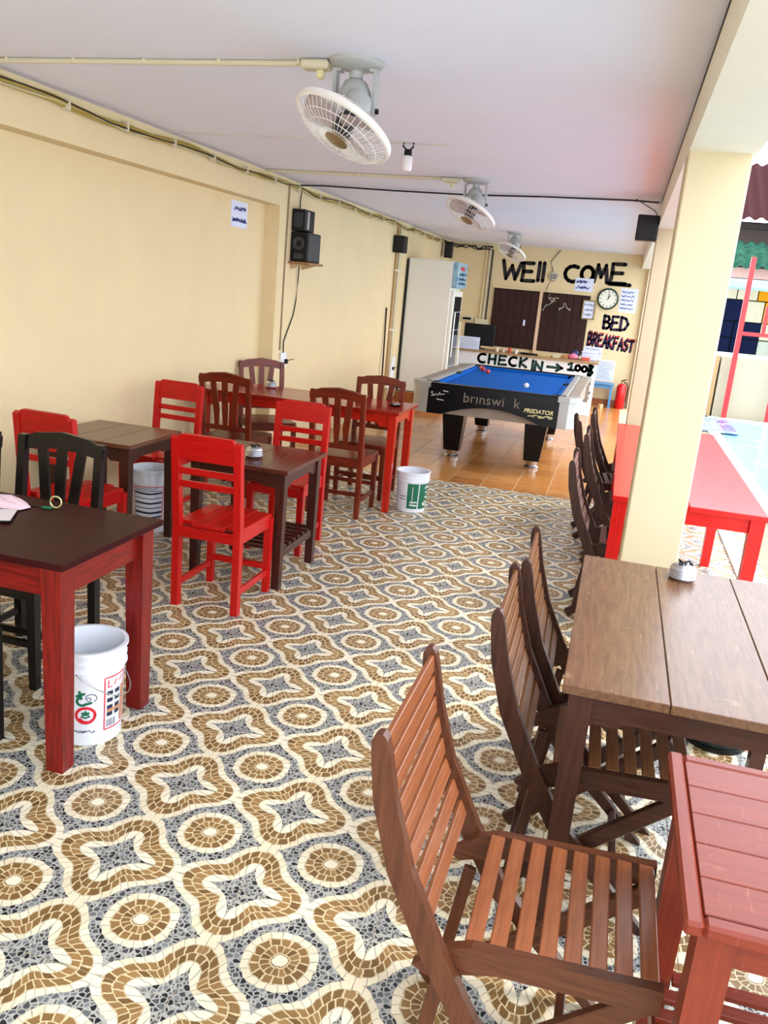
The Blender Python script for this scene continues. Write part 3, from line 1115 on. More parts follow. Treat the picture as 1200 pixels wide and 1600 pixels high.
BALLR = .0286
for x, y, c, lab in ((-.9, 9.18, rgb(244, 240, 226), 'white cue ball near the front of the blue pool table'),
                     (-1.5, 10.35, rgb(206, 60, 54), 'red ball alone on the blue cloth, left of the middle'),
                     (-1.60, 10.60, rgb(196, 44, 48), 'red ball beside the pale red one at the far left of the blue cloth'),
                     (-1.64, 10.72, rgb(224, 120, 116), 'pale red ball near the far left pocket, last of the reds on the pool table')):
    o = thing('billiard_ball', lab, 'ball', (x, y, .76 + BALLR), 0, 'balls on the pool table')
    k = len(bpy.data.materials)
    obj('sphere', one(lathe, [(BALLR * math.sin(PI * i / 10), -BALLR * math.cos(PI * i / 10)) for i in range(11)], 18), mat('ball_%d' % k, c, .12), o, 60)
    obj('number_spot', one(lathe, [(0, BALLR + .0006), (.009, BALLR * .955 + .0006)], 12), mat('ball_white', rgb(246, 244, 238), .15), o)

# ------------------------------------------------------------------ buckets
def bucket(label, loc, h, r0_, r1_, wall_m):
    t = thing('plastic_bucket', label, 'bucket', loc, 0, 'white plastic buckets under the tables')
    b = newbm()
    lathe(b, [(0, .0), (r0_ - .006, 0), (r0_, .006), (r1_ - (r1_ - r0_) * .22, h * .78), (r1_ + .006, h * .785), (r1_ + .006, h * .80), (r1_ - .001, h * .803),
              (r1_, h * .87), (r1_ + .005, h * .873), (r1_ + .005, h * .885), (r1_, h * .89), (r1_ + .003, h * .97), (r1_ + .010, h * .975), (r1_ + .010, h), (r1_ - .004, h),
              (r1_ - .006, h * .95), (r0_ - .004, .012), (0, .012)], 40)
    obj('shell', b, wall_m, t, 35)
    return t


def cyl_map(r0_, r1_, h, eps=.0012):
    def f(u, v):                                       # u = arc angle in rad, v = height
        r = r0_ + (r1_ - r0_) * v / h + eps
        return Vector((r * math.cos(u), r * math.sin(u), v))
    return f


WB = mat('white_bucket_plastic', rgb(232, 236, 244), .3)
GRN = mat('green_print', rgb(14, 106, 74), .5)
REDI = mat('red_print', rgb(214, 34, 48), .5)
NAVY = mat('navy_print', rgb(34, 40, 70), .5)
PINKR = mat('pale_red_print', rgb(226, 110, 110), .5)

# front bucket
t = bucket('white bucket with red round emblem and green leaf mark under the mahogany table', (-1.675, 2.45, 0), .37, .112, .128, WB)
f = cyl_map(.112, .1245, .29)
UC = R(-62)


def um(a):
    return lambda u, v: f(a + u / .125, v)


q = um(UC)
b = newbm()
for st in (arc(0, .128, .034, .03, 0, 360, 24),):
    ribbon(b, [st], .011, q, .012)
ribbon(b, [[(-.02, .115), (-.008, .104), (.012, .102), (.026, .112)]], .008, q, .012)
obj('round_emblem', b, REDI, t)
b = newbm()
ribbon(b, [[(0, .145), (0, .13)], [(-.012, .138), (.012, .138)], [(-.014, .124), (0, .118), (.014, .124)], [(-.01, .131), (.01, .131)]], .007, q, .012)
ribbon(b, [[(-.03, .205), (-.004, .215)], [(-.02, .222), (-.014, .196)], arc(-.012, .185, .018, .016, 100, 320, 8), [(.0, .173), (.02, .178)]], .010, q, .012)
obj('leaf_mark', b, GRN, t)
b = newbm()
ribbon(b, [arc(.02, .196, .02, .016, -60, 180, 10), arc(.012, .192, .008, .007, 0, 360, 8)], .003, q, .01)
ribbon(b, scribble(-.05, .05, .052, .072, 1, random.Random(5)), .003, q, .01)
obj('caption', b, NAVY, t)
q = um(R(-12))
b = newbm()
ribbon(b, [[(-.04, .06), (-.04, .265), (.06, .265), (.06, .06), (-.04, .06)]], .005, q, .012)
ribbon(b, letter('L', -.028, .226, .018, .026) + [[(.0, .232), (.012, .248)], [(.026, .236), (.044, .25)]], .005, q, .01)
obj('panel_border', b, REDI, t)
b = newbm()
rr = random.Random(3)
for k in range(4):
    for i in range(2):
        patch(b, -.03 + i * .035, -.005 + i * .035, .11 + .028 * k, .126 + .028 * k, q, 2, 1)
for i in range(9):
    patch(b, -.032 + .005 * i, -.032 + .005 * i + rr.uniform(.0012, .003), .068, .098, q)
obj('panel_print', b, NAVY, t)
b = newbm()
patch(b, .038, .054, .07, .215, q, 1, 3)
patch(b, -.03, .036, .1265, .137, q, 3, 1)
obj('panel_print', b, mat('tan_print', rgb(204, 140, 96), .5), t)
q = um(R(-118))
b = newbm()
patch(b, -.05, -.002, .10, .19, q, 3, 1)
obj('side_panel', b, GRN, t)
b = newbm()                                            # wire bail hanging down
rb = .133
pts = []
for i in range(25):
    a = R(-75) + PI * i / 24
    sag = math.sin(PI * i / 24)
    pts.append(((rb + .012 * sag) * math.cos(a), (rb + .012 * sag) * math.sin(a), .295 - .115 * sag))
tube(b, pts, .0022, 6)
obj('wire_handle', b, STEEL, t, 60)

# bucket with striped label below the cafe table
t = bucket('white bucket with dark striped label, seen between the legs of the small wall table', (-2.805, 4.785, 0), .42, .112, .13, WB)
f = cyl_map(.112, .126, .28)
q = um(R(-62))
b = newbm()
ribbon(b, [[(-.11, .10), (-.11, .315), (.085, .315), (.085, .10), (-.11, .10)]], .005, q, .012)
obj('label_border', b, REDI, t)
b = newbm()
for k, th in enumerate((.012, .005, .012, .006, .014, .012)):
    ribbon(b, [[(-.10, .275 - .032 * k), (0, .268 - .032 * k), (.075, .275 - .032 * k)]], th, q, .015)
ribbon(b, scribble(-.1, .075, .282, .31, 2, random.Random(8), .95), .004, q, .01)
obj('label_print', b, NAVY, t)

# small bucket with green panels beside the long red table
t = bucket('small white bucket with green panels beside the leg of the long red table', (-1.40, 6.30, 0), .32, .112, .128, WB)
f = cyl_map(.112, .1245, .25)
q = um(R(-68))
b = newbm()
patch(b, -.055, .035, .035, .235, q, 5, 1)
patch(b, .045, .16, .035, .235, q, 6, 1)
obj('green_panel', b, GRN, t)
b = newbm()
f0 = f
f = cyl_map(.112, .1245, .25, .0022)
q = um(R(-68))
ribbon(b, [[(-.012, .06), (-.012, .21)], [(.004, .06), (.004, .07)]] + scribble(-.03, .03, .05, .1, 2, random.Random(2), .9), .005, q, .012)
ribbon(b, [[(.1, .2), (.125, .215), (.145, .2)], [(.115, .165), (.14, .165)], [(.115, .13), (.14, .12)], [(.09, .075), (.12, .09), (.145, .08)], [(.1, .065), (.135, .065)]], .013, q, .012)
obj('panel_lettering', b, MATS['white_print'], t)
b = newbm()
q = um(R(-112))
ribbon(b, [[(-.02, .13), (.03, .13)], [(-.02, .11), (.03, .105)]], .006, q, .012)
obj('side_print', b, NAVY, t)

# dark waste bin under the worn table
t = thing('waste_bin', 'dark green-black plastic bin on the floor beyond the worn brown table', 'bin', (.62, 3.42, 0))
obj('shell', one(lathe, [(0, 0), (.115, 0), (.12, .01), (.145, .30), (.155, .305), (.155, .325), (.14, .325), (.138, .30), (.11, .02), (0, .02)], 28), mat('dark_green_plastic', rgb(22, 34, 36), .4), t, 40)
obj('base_ring', one(lathe, [(.117, .0), (.126, .002), (.127, .02), (.119, .022)], 28), BLACK, t, 40)

# ------------------------------------------------------------------ things on the tables
TINM = mat('pressed_tin', rgb(200, 202, 208), .24, 1)


def tin(label, loc, s=1):
    t = thing('lidded_tin', label, 'tin', loc, random.random() * 3, 'silver tins on the tables')
    p = [(0, 0), (.042, 0), (.045, .004)]
    for k in range(4):
        z = .008 + .009 * k
        p += [(.047 - k * .0006, z), (.049 - k * .0006, z + .003), (.047 - k * .0006, z + .006), (.0445 - k * .0004, z + .0075)]
    p += [(.043, .048), (.036, .056), (.02, .060), (0, .060)]
    obj('body', one(lathe, [(r * s, z * s) for r, z in p], 28), TINM, t, 50)
    b = newbm()
    for k in range(3):
        a = 2.1 * k
        tube(b, [(.03 * s * math.cos(a), .03 * s * math.sin(a), .058 * s), (.02 * s * math.cos(a + .8), .02 * s * math.sin(a + .8), .068 * s), (.006 * s * math.cos(a + 1.8), .006 * s * math.sin(a + 1.8), .062 * s)], .004 * s, 6)
    obj('lid_clasp', b, BLACK, t, 60)
    return t


tin('silver ribbed tin with black clasp on the worn brown table before the pillar', (.345, 3.12, .7525))
tin('silver ribbed tin on the slat-shelf table between the red chairs', (-1.89, 4.33, .6905), 1.05)
tin('small silver tin on the long red table near the wall', (-2.74, 6.55, .7855), .95)
t = thing('black_sunglasses', 'small dark tangled object lying on the free end of the long red table', 'tray', (-1.62, 6.4, .786))
t['label'] = 'flat dark ash dish on the free end of the long red table'
t.name = 'ash_dish'
obj('dish', one(lathe, [(0, 0), (.035, 0), (.05, .012), (.047, .014), (.033, .004), (0, .004)], 20), BLACK, t, 50)
obj('cigarette_stub', one(bar, (-.02, 0, .01), (.03, .02, .016), .008, .008, .001), mat('stub_paper', rgb(190, 180, 170), .8), t)

# pink cloth
b = newbm()
N = 18
g = []
rr = random.Random(11)
out = [(-.17, -.02), (-.1, .06), (.0, .085), (.10, .07), (.16, .02), (.15, -.03), (.06, -.05), (-.03, -.09), (-.13, -.08)]
rows = 6
rings = []
for k in range(rows + 1):
    f_ = 1 - k / rows
    ring = []
    for i in range(36):
        u = i / 36 * len(out)
        a, c = out[int(u) % len(out)], out[(int(u) + 1) % len(out)]
        fr = u % 1
        x, y = a[0] + (c[0] - a[0]) * fr, a[1] + (c[1] - a[1]) * fr
        z = .004 + .022 * (1 - f_ ** 3) + (.012 * math.sin(i * 1.1 + k) + .008 * math.sin(i * .53 - k * 2)) * (1 - f_) * (1 if k < rows else .3) + (.004 if k else 0)
        ring.append(b.verts.new((x * f_, y * f_, max(z, .002))))
    rings.append(ring)
for a, c in zip(rings, rings[1:]):
    for i in range(36):
        b.faces.new((a[i], a[(i + 1) % 36], c[(i + 1) % 36], c[i]))
bmesh.ops.remove_doubles(b, verts=b.verts, dist=.0004)
o = obj('folded_cloth', b, mat('pink_cloth', rgb(246, 214, 226), .9, 0, .14, 40, .1), None, 80)
o.location = (-2.2, 2.60, .7625)
tag(o, 'crumpled pale pink cloth on the mahogany table at the left edge', 'cloth')
t = thing('mobile_phone', 'small white phone with a dark side lying before the pink cloth', 'phone', (-2.045, 2.475, .7625), .5)
obj('case', one(box, (0, 0, .005), (.075, .15, .009), .003), BLACK, t)
obj('back_panel', one(box, (0, 0, .0098), (.071, .146, .0012)), mat('pale_phone', rgb(226, 222, 232), .25), t)
t = thing('key_ring', 'brass ring with a small green tag on the mahogany table', 'keys', (-1.965, 2.665, .7625), .2)
b = newbm()
tube(b, [(.022 * math.cos(2 * PI * k / 20), .006 * math.sin(4 * PI * k / 20) * .2, .026 + .022 * math.sin(2 * PI * k / 20)) for k in range(20)], .0032, 6, True)
obj('ring', b, mat('brass', rgb(226, 222, 160), .3, .6), t, 60)
obj('tag', one(box, (-.03, -.01, .004), (.035, .02, .007), .002), GRN, t)
obj('key', one(prism, [(-.1, -.003), (-.06, -.003), (-.055, -.009), (-.04, -.009), (-.04, .009), (-.055, .009), (-.06, .003), (-.1, .003)], .003, (0, 0, .002), (1, 0, 0), (0, 1, 0)), mat('dark_key', rgb(60, 58, 52), .4, .8), t)


# ------------------------------------------------------------------ ceiling fans
FN = Vector((-0.331, -0.358, -0.873)).normalized()
FW = mat('white_fan_enamel', rgb(236, 232, 226), .35)
FGREY = mat('grey_fan_enamel', rgb(176, 178, 176), .4)
FBL = mat('pale_fan_blade', rgb(214, 196, 200), .3, 0, 0, trans=.35)


def fan(label, loc, s=1):
    t = thing('orbit_fan', label, 'fan', loc, 0, 'orbit fans under the ceiling')
    obj('ceiling_plate', one(lathe, [(0, 0), (.112 * s, 0), (.112 * s, -.01), (.104 * s, -.02), (.06 * s, -.034), (0, -.04)], 32), FGREY, t, 40)
    for q in (-1, 1):
        b = newbm()
        prism(b, [(.06, -.03), (.092, -.03), (.092, -.2), (.078, -.2), (.078, -.042), (.06, -.042)], .045, (0, 0, 0), (q, 0, 0), (0, 0, 1))
        yk = obj('yoke_arm', b, FGREY, t)
    obj('pivot_screw', one(lathe, [(0, -.008), (.011, -.008), (.011, .008), (0, .008)], 10, (.096 * s, 0, -.185), Matrix.Rotation(PI / 2, 4, 'Y')), BLACK, yk)
    obj('pivot_bearing', one(lathe, [(.028, -.015), (.028, .014), (0, .014)], 16, (0, 0, -.052)), FGREY, t, 40)
    bell = obj('motor_housing', one(lathe, [(.02, 0), (.045, -.012), (.064, -.05), (.068, -.085), (.0, -.085)], 28, (0, .0, -.065)), FGREY, t, 40)
    obj('trim_ring', one(lathe, [(.066, 0), (.076, -.004), (.076, -.022), (.064, -.026)], 28, (0, 0, -.138)), FW, bell, 40)
    c0 = Vector((.035, -.06, -.165))
    M = FN.to_track_quat('Z', 'Y').to_matrix().to_4x4()
    obj('motor', one(lathe, [(0, -.03), (.045, -.03), (.058, 0), (.05, .05), (.022, .06), (0, .06)], 24, c0, M), FGREY, t, 40)
    cc = c0 + FN * .115
    Rg = .205 * s
    b = newbm()
    for k in range(48):
        a = 2 * PI * k / 48
        ca, sa = math.cos(a), math.sin(a)
        p = [(.05, .062), (.11, .062), (.165 * s, .045), (Rg, .008)]
        tube(b, [cc + M.to_3x3() @ Vector((r * ca, r * sa, z)) for r, z in p], .0014, 3)
        p = [(.045, -.052), (.11, -.05), (.165 * s, -.036), (Rg, -.008)]
        tube(b, [cc + M.to_3x3() @ Vector((r * ca, r * sa, z)) for r, z in p], .0014, 3)
    for r, z in ((.08, .063), (.13, .057), (.17, .042), (.09, -.052), (.15, -.043)):
        tube(b, [cc + M.to_3x3() @ Vector((r * math.cos(2 * PI * k / 32), r * math.sin(2 * PI * k / 32), z)) for k in range(32)], .0016, 4, True)
    gd = obj('wire_guard', b, FW, t, 60)
    b = newbm()
    lathe(b, [(Rg - .002, -.014), (Rg + .006, -.012), (Rg + .008, .012), (Rg - .002, .016), (Rg - .006, .0), (Rg - .002, -.014)], 40, cc, M)
    obj('rim', b, FW, gd, 50)
    obj('centre_badge', one(lathe, [(0, .068), (.04, .068), (.05, .064), (.05, .058), (0, .058)], 24, cc, M), mat('bronze_badge', rgb(150, 130, 96), .35, .4), gd, 40)
    hub = obj('hub', one(lathe, [(0, -.05), (.034, -.05), (.04, -.03), (.038, .03), (.028, .04), (0, .042)], 20, cc, M), DGREY, t, 40)
    for k in range(3):
        b = newbm()
        vs = []
        for i in range(7):
            r = .036 + (.178 * s - .036) * i / 6
            wd = (.35 + .5 * math.sin(PI * min(i / 6 + .12, 1) * .8)) * (1 if i < 6 else .8)
            row = []
            for j in range(5):
                a = 2 * PI * k / 3 + wd * (j / 4 - .5) * 1.5
                row.append(b.verts.new(cc + M.to_3x3() @ Vector((r * math.cos(a), r * math.sin(a), .022 * (j / 2 - 1)))))
            vs.append(row)
        for i in range(6):
            for j in range(4):
                b.faces.new((vs[i][j], vs[i + 1][j], vs[i + 1][j + 1], vs[i][j + 1]))
        bl = obj('blade', b, FBL, hub, 60)
        so = bl.modifiers.new('thick', 'SOLIDIFY')
        so.thickness = .002
    return t


fan('nearest white orbit fan on the ceiling, with grey bracket and bronze badge', (-1.19, 3.56, ZC))
fan('middle white orbit fan on the ceiling, crossed by the black cable', (-1.27, 6.94, ZC))
fan('farthest white orbit fan, small above the painted word on the back wall', (-1.62, 12.2, ZC))


def run(name, label, pts, r, m, cat='cable', grp=None):
    o = obj(name, one(tube, pts, r, 6), m, None, 60)
    tag(o, label, cat, grp)
    return o


def conduit(label, pts, r=.011, boxat=None):
    t = thing('ceiling_conduit', label, 'pipe', pts[0], 0)
    p0 = Vector(pts[0])
    obj('pipe', one(tube, [Vector(p) - p0 for p in pts], r, 8), CREAMP, t, 60)
    n = 5
    for k in range(n):
        p = Vector(pts[0]).lerp(Vector(pts[-1]), (k + .5) / n) - p0
        obj('clip', one(box, p + Vector((0, 0, .004)), (.014, .034, .024), .002), CREAMP, t)
    if boxat:
        obj('junction_box', one(box, Vector(boxat) - p0, (.12, .07, .035), .008), CREAMP, t)
        obj('switch_stub', one(bar, Vector(boxat) - p0 + Vector((.02, 0, -.015)), Vector(boxat) - p0 + Vector((.02, 0, -.05)), .03, .03, .006), mat('yellowed_plastic', rgb(224, 220, 170), .5), t)
    return t


conduit('cream conduit along the ceiling from the left wall to the nearest fan', [(-3.1, 3.66, ZC - .012), (-1.26, 3.56, ZC - .012)], .012, (-1.36, 3.55, ZC - .022))
conduit('cream conduit along the ceiling from the left wall to the middle fan', [(-3.1, 7.05, ZC - .012), (-1.4, 6.92, ZC - .012)], .012, (-1.48, 6.93, ZC - .022))
pts = [(-3.1, 7.86, ZC - .03), (-2.9, 7.92, ZC - .015), (-2.2, 7.9, ZC - .02), (-1.5, 7.86, ZC - .02), (-.8, 7.66, ZC - .018), (-.1, 7.55, ZC - .016), (XR - .02, 7.56, ZC - .02)]
run('ceiling_cable', 'black cable slung across the ceiling behind the middle fan', pts, .008, CABLE)

# hanging bulb
t = thing('ceiling_bulb', 'unlit white bulb hanging from the ceiling beyond the nearest fan', 'light bulb', (-1.44, 5.42, ZC))
b = newbm()
tube(b, [(-.03, 0, 0), (-.035, 0, -.02), (-.01, 0, -.045)], .006, 6)
tube(b, [(.03, .0, 0), (.03, 0, -.025), (.01, 0, -.045)], .006, 6)
obj('wires', b, CABLE, t, 60)
obj('socket', one(lathe, [(0, -.04), (.02, -.04), (.024, -.05), (.024, -.075), (0, -.075)], 16), BLACK, t, 50)
obj('bulb', one(lathe, [(.022, -.076), (.032, -.085), (.033, -.15), (.026, -.165), (0, -.172)], 20), mat('frosted_glass', rgb(238, 232, 234), .3), t, 50)

# bundle of cables along the top of the left wall
t = thing('cable_bundle', 'bundle of yellowed and black cables clipped along the top of the left wall', 'cables', (XL + .02, 1.0, ZC - .05))
rr = random.Random(4)
for k, (m_, r_) in enumerate(((YEL, .010), (YEL, .009), (CABLE, .0045), (YEL, .009), (mat('pale_cable', rgb(206, 196, 150), .5), .006))):
    pts = []
    for i in range(58):
        y = .25 * i
        big = 1.0 if y < 6 else 1.9
        pts.append((.004 + .012 * (k % 3) + rr.uniform(-.004, .004), y, -.012 * (k // 2) - .01 * (k % 2) + big * rr.uniform(-.009, .009) - .012 * math.sin(i * .9)))
    obj('cable', one(tube, pts, r_, 5), m_, t, 60)
me = None
for i in range(24):
    if me is None:
        o = obj('clip', one(box, (0, 0, 0), (.046, .012, .055), .003), CREAMP, t)
        me = o.data
    else:
        o = bpy.data.objects.new('clip', me)
        COL.objects.link(o)
        o.parent = t
    o.location = (.016, .45 + .58 * i, -.014)

# ------------------------------------------------------------------ left wall things
t = thing('wall_paper_sheet', 'white paper with blue handwriting taped high on the left wall panel', 'paper', (XREC + .002, 6.95, 2.16))
obj('sheet', one(box, (0, 0, 0), (.002, .32, .21)), PAPER, t)
mp = lambda u, v: Vector((.0018, u, v))
b = newbm()
ribbon(b, scribble(-.1, .12, .015, .075, 1, random.Random(2), 1), .014, mp)
ribbon(b, scribble(-.13, .14, -.075, -.015, 1, random.Random(9), 1), .016, mp)
obj('handwriting', b, INKB, t)

t = thing('wall_loudspeaker', 'black box loudspeaker on a small brown shelf high on the left wall', 'speaker', (XL, 7.98, 1.97))
obj('cabinet', one(box, (.085, 0, 0), (.17, .36, .27), .006), BLACK, t)
obj('grille', one(box, (.172, 0, 0), (.006, .32, .24), .002), DGREY, t)
MXn = Matrix.Rotation(PI / 2, 4, 'X')
obj('driver_ring', one(lathe, [(.028, 0), (.055, .004), (.06, .01), (.05, .012), (.03, .006)], 24, (.085, -.181, .03), MXn), mat('driver_grey', rgb(48, 50, 54), .4), t, 50)
obj('terminal_plate', one(box, (.085, -.183, -.085), (.09, .006, .05), .002), MATS['driver_grey'], t)
t = thing('amplifier_box', 'slim black box with a silver strip standing on the wall loudspeaker', 'speaker', (XL, 7.92, 2.11))
obj('cabinet', one(box, (.07, 0, .1), (.13, .26, .195), .006), BLACK, t)
obj('silver_strip', one(box, (.137, -.04, .1), (.006, .05, .16), .001), STEEL, t)
obj('vent', one(box, (.07, -.131, .1), (.09, .004, .13), .001), DGREY, t)
t = thing('wall_shelf', 'small brown board shelf under the wall loudspeaker', 'shelf', (XL, 7.98, 1.82))
obj('board', one(box, (.1, 0, .002), (.2, .42, .022), .002), wood('shelf_board', rgb(168, 124, 80), rgb(140, 98, 60), 'Y', .6), t)
for q in (-1, 1):
    b = newbm()
    prism(b, [(0, -.01), (.15, -.01), (0, -.06)], .012, (0, q * .15, 0), (1, 0, 0), (0, 0, 1))
    obj('bracket', b, mat('cream_bracket', rgb(206, 178, 132), .6), t)


def small_speaker(label, loc, w_=.15, d=.16, h=.22, face='-y'):
    t = thing('small_speaker', label, 'speaker', loc, 0, 'small black wall speakers')
    obj('cabinet', one(box, (0, 0, 0), (w_, d, h), .006), BLACK, t)
    obj('grille', one(box, (0, -d / 2 - .003, 0), (w_ * .9, .006, h * .92), .002), BLACKM, t)
    return t


small_speaker('small black speaker on the left wall near the tall fridge', (XL + .08, 11.55, 2.24), .15, .2, .22)
small_speaker('small dark speaker in the far left corner above the fridge', (XL + .12, 14.6, 2.36), .13, .14, .26)
sp = small_speaker('black speaker hanging under the ceiling beam at right', (XR - .085, 7.3, 2.305), .165, .14, .19)
b = newbm()
tube(b, [(.07, .04, .09), (.04, .07, .14), (-.06, .16, .2), (-.12, .2, .235)], .004, 5)
obj('lead', b, CABLE, sp, 60)


def outlet(label, loc, h=.16, w_=.1):
    t = thing('wall_socket', label, 'socket', loc)
    obj('plate', one(box, (.012, 0, 0), (.024, w_, h), .004), WHITE, t)
    obj('plug', one(box, (.035, .03, -.01), (.03, .035, .045), .005), BLACK, t)
    b = newbm()
    tube(b, [(.05, .03, .0), (.07, .09, .01), (.06, .17, .005)], .004, 5)
    obj('plug_lead', b, CABLE, t, 60)
    return t


outlet('white wall socket on the pilaster beside the far corner chair', (XL, 7.74, .9), .15, .13)
outlet('white switch box low on the left wall beside the fridge', (XL, 11.9, .55), .3, .3)
pts = [(XL + .03, 7.98, 1.80), (XL + .012, 8.02, 1.66), (XL + .01, 8.0, 1.47), (XL + .01, 7.95, 1.33), (XL + .01, 7.84, 1.2), (XL + .01, 7.74, 1.08), (XL + .015, 7.735, .96)]
run('speaker_lead', 'thin black lead hanging from the wall loudspeaker to the socket', pts, .006, CABLE)
pts = [(XL + .012, 7.68, ZC - .04), (XL + .008, 7.67, 1.9), (XL + .008, 7.66, 1.0)]
run('socket_conduit', 'thin grey cable running straight down the pilaster to the socket', pts, .007, mat('grey_cable', rgb(150, 132, 100), .6))
pts = [(XL + .012, 7.99, ZC - .04), (XL + .01, 7.97, 2.4), (XL + .02, 7.94, 2.31)]
run('amplifier_lead', 'short dark lead dropping from the cable bundle to the amplifier box', pts, .005, CABLE)
t = thing('wall_pipes', 'cream and brown vertical pipes on the left wall beside the fridge', 'pipes', (XL, 11.75, 0))
obj('pipe', one(tube, [(.025, 0, .0), (.025, 0, 2.5)], .02, 10), CREAMP, t, 60)
obj('pipe', one(tube, [(.02, -.13, .0), (.02, -.13, 2.5)], .016, 10), mat('tan_pvc', rgb(186, 150, 100), .5), t, 60)
obj('pipe', one(tube, [(.02, .09, .6), (.02, .09, 2.5)], .012, 8), mat('yellow_pvc', rgb(216, 190, 120), .5), t, 60)
for z in (.3, 1.1, 1.9, 2.3):
    obj('clip', one(box, (.022, -.03, z), (.05, .28, .03), .004), CREAMP, t)
t = thing('wood_pole', 'dark wooden stick leaning against the left wall by the pipes', 'stick', (XL, 11.3, 0))
obj('shaft', one(bar, (.06, .0, .0), (.015, .06, 1.4), .02, .02, .003), dfold('Z'), t)
obj('tip', one(bar, (.0615, -.0013, .0), (.0606, .001, .03), .023, .023, .003), BLACK, t)

# ------------------------------------------------------------------ fridge
t = thing('display_fridge', 'tall white display fridge against the left wall', 'fridge', (XL + .03, 12.3, .2))
FRW = mat('off_white_fridge_enamel', rgb(236, 234, 222), .45, 0, .04, 2)
obj('cabinet', one(box, (.33, .34, .955), (.66, .68, 1.91), .012), FRW, t)
obj('back_edge', one(box, (-.006, .0, .95), (.016, .05, 1.88)), BLACKM, t)
dr = obj('door', one(box, (.685, .34, .78), (.05, .66, 1.44), .008), FRW, t)
obj('glass', one(box, (.712, .34, .82), (.008, .52, 1.2), .001), mat('dark_glass', rgb(36, 40, 44), .06, spec=.8), dr)
obj('handle', one(bar, (.735, .09, .55), (.735, .09, 1.2), .022, .03, .006), STEEL, dr)
b = newbm()
for k in range(4):
    box(b, (.7168, .34, .42 + .26 * k), (.001, .5, .014))
obj('shelf_edges', b, mat('shelf_chrome', rgb(190, 194, 196), .3, .6), dr)
hd = obj('sign_header', one(box, (.70, .34, 1.72), (.09, .68, .36), .01), mat('pale_blue_sign', rgb(176, 206, 214), .35, 0, .2, 9, 0, (1, 1, 1), rgb(96, 150, 184)), t)
b = newbm()
patch(b, -.1, .2, .07, .12, lambda u, v: Vector((.7465, .24 + u, 1.72 + v)))
obj('sign_logo', b, REDI, hd)
b = newbm()
ribbon(b, scribble(-.25, .3, -.15, .05, 3, random.Random(12), 1), .018, lambda u, v: Vector((.7465, .32 + u, 1.72 + v)))
obj('sign_print', b, mat('sign_blue', rgb(40, 92, 140), .5), hd)
for q in (.06, .6):
    for p in (.08, .6):
        obj('foot', one(lathe, [(0, 0), (.02, 0), (.018, .012), (0, .012)], 10, (q, p, -.0)), BLACK, t)
t = thing('fridge_plinth', 'low brown tiled block under the tall fridge', 'plinth', (XL + .016, 12.24, 0))
obj('core', one(box, (.36, .38, .095), (.7, .74, .188)), GROUT, t)
for i in range(3):
    for j in range(1):
        o = bpy.data.objects.new('plinth_tile', sk_me)
        COL.objects.link(o)
        o.parent = t
        o.scale = (.79, 1, 1.7)
        o.location = (.12 + .237 * i, .004, .0955)
for i in range(3):
    o = bpy.data.objects.new('plinth_tile', sk_me)
    COL.objects.link(o)
    o.parent = t
    o.scale = (.83, 1, 1.7)
    o.rotation_euler = (0, 0, PI / 2)
    o.location = (.716, .13 + .247 * i, .0955)

# ------------------------------------------------------------------ check-in counter
cx0, cx1, cy = -2.5, -.31, 13.5
CW = mat('white_counter_panel', rgb(236, 238, 238), .5, 0, .04, 3)
GINK = mat('dark_green_paint', rgb(8, 58, 52), .5)
t = thing('reception_counter', 'white check-in counter with dark green hand painted lettering', 'counter', ((cx0 + cx1) / 2, cy, 0))
L2 = (cx1 - cx0) / 2
obj('front_panel', one(box, (0, .012, .40), (2 * L2, .024, .80), .003), CW, t)
obj('side_panel', one(box, (L2 - .012, .3, .40), (.024, .55, .80), .003), CW, t)
obj('side_panel', one(box, (-L2 + .012, .3, .40), (.024, .55, .80), .003), CW, t)
obj('worktop', one(box, (.0, .27, .817), (2 * L2 + .06, .66, .032), .004), wood('counter_top', rgb(178, 150, 110), rgb(146, 116, 80), 'X', .35), t)
fp = [o for o in t.children if o.name.startswith('front_panel')][0]
ox = (cx0 + cx1) / 2
mp = lambda u, v: Vector((u - ox, -.0015, v))
st = []
u = -2.14
for ch in 'CHECK':
    st += letter(ch, u, .645, .125, .135, .02)
    u += .165
st += letter('I', -1.30, .61, .06, .15) + letter('N', -1.24, .61, .13, .14)
st += letter('>', -1.04, .63, .23, .12) + letter('1', -.74, .68, .12, .11, .05) + letter('0', -.62, .68, .09, .1) + letter('0', -.52, .675, .09, .1)
st += letter('$', -.42, .63, .08, .15, .03)
st += [[(-1.25, .585), (-1.08, .588)]]
b = newbm()
ribbon(b, st, .042, mp, .05)
ribbon(b, [[(-.40, .6), (-.37, .5), (-.44, .44)], [(-.39, .42), (-.42, .3), (-.37, .28)], [(-.45, .33), (-.36, .36)]], .05, mp, .05)
obj('painted_lettering', b, GINK, fp)
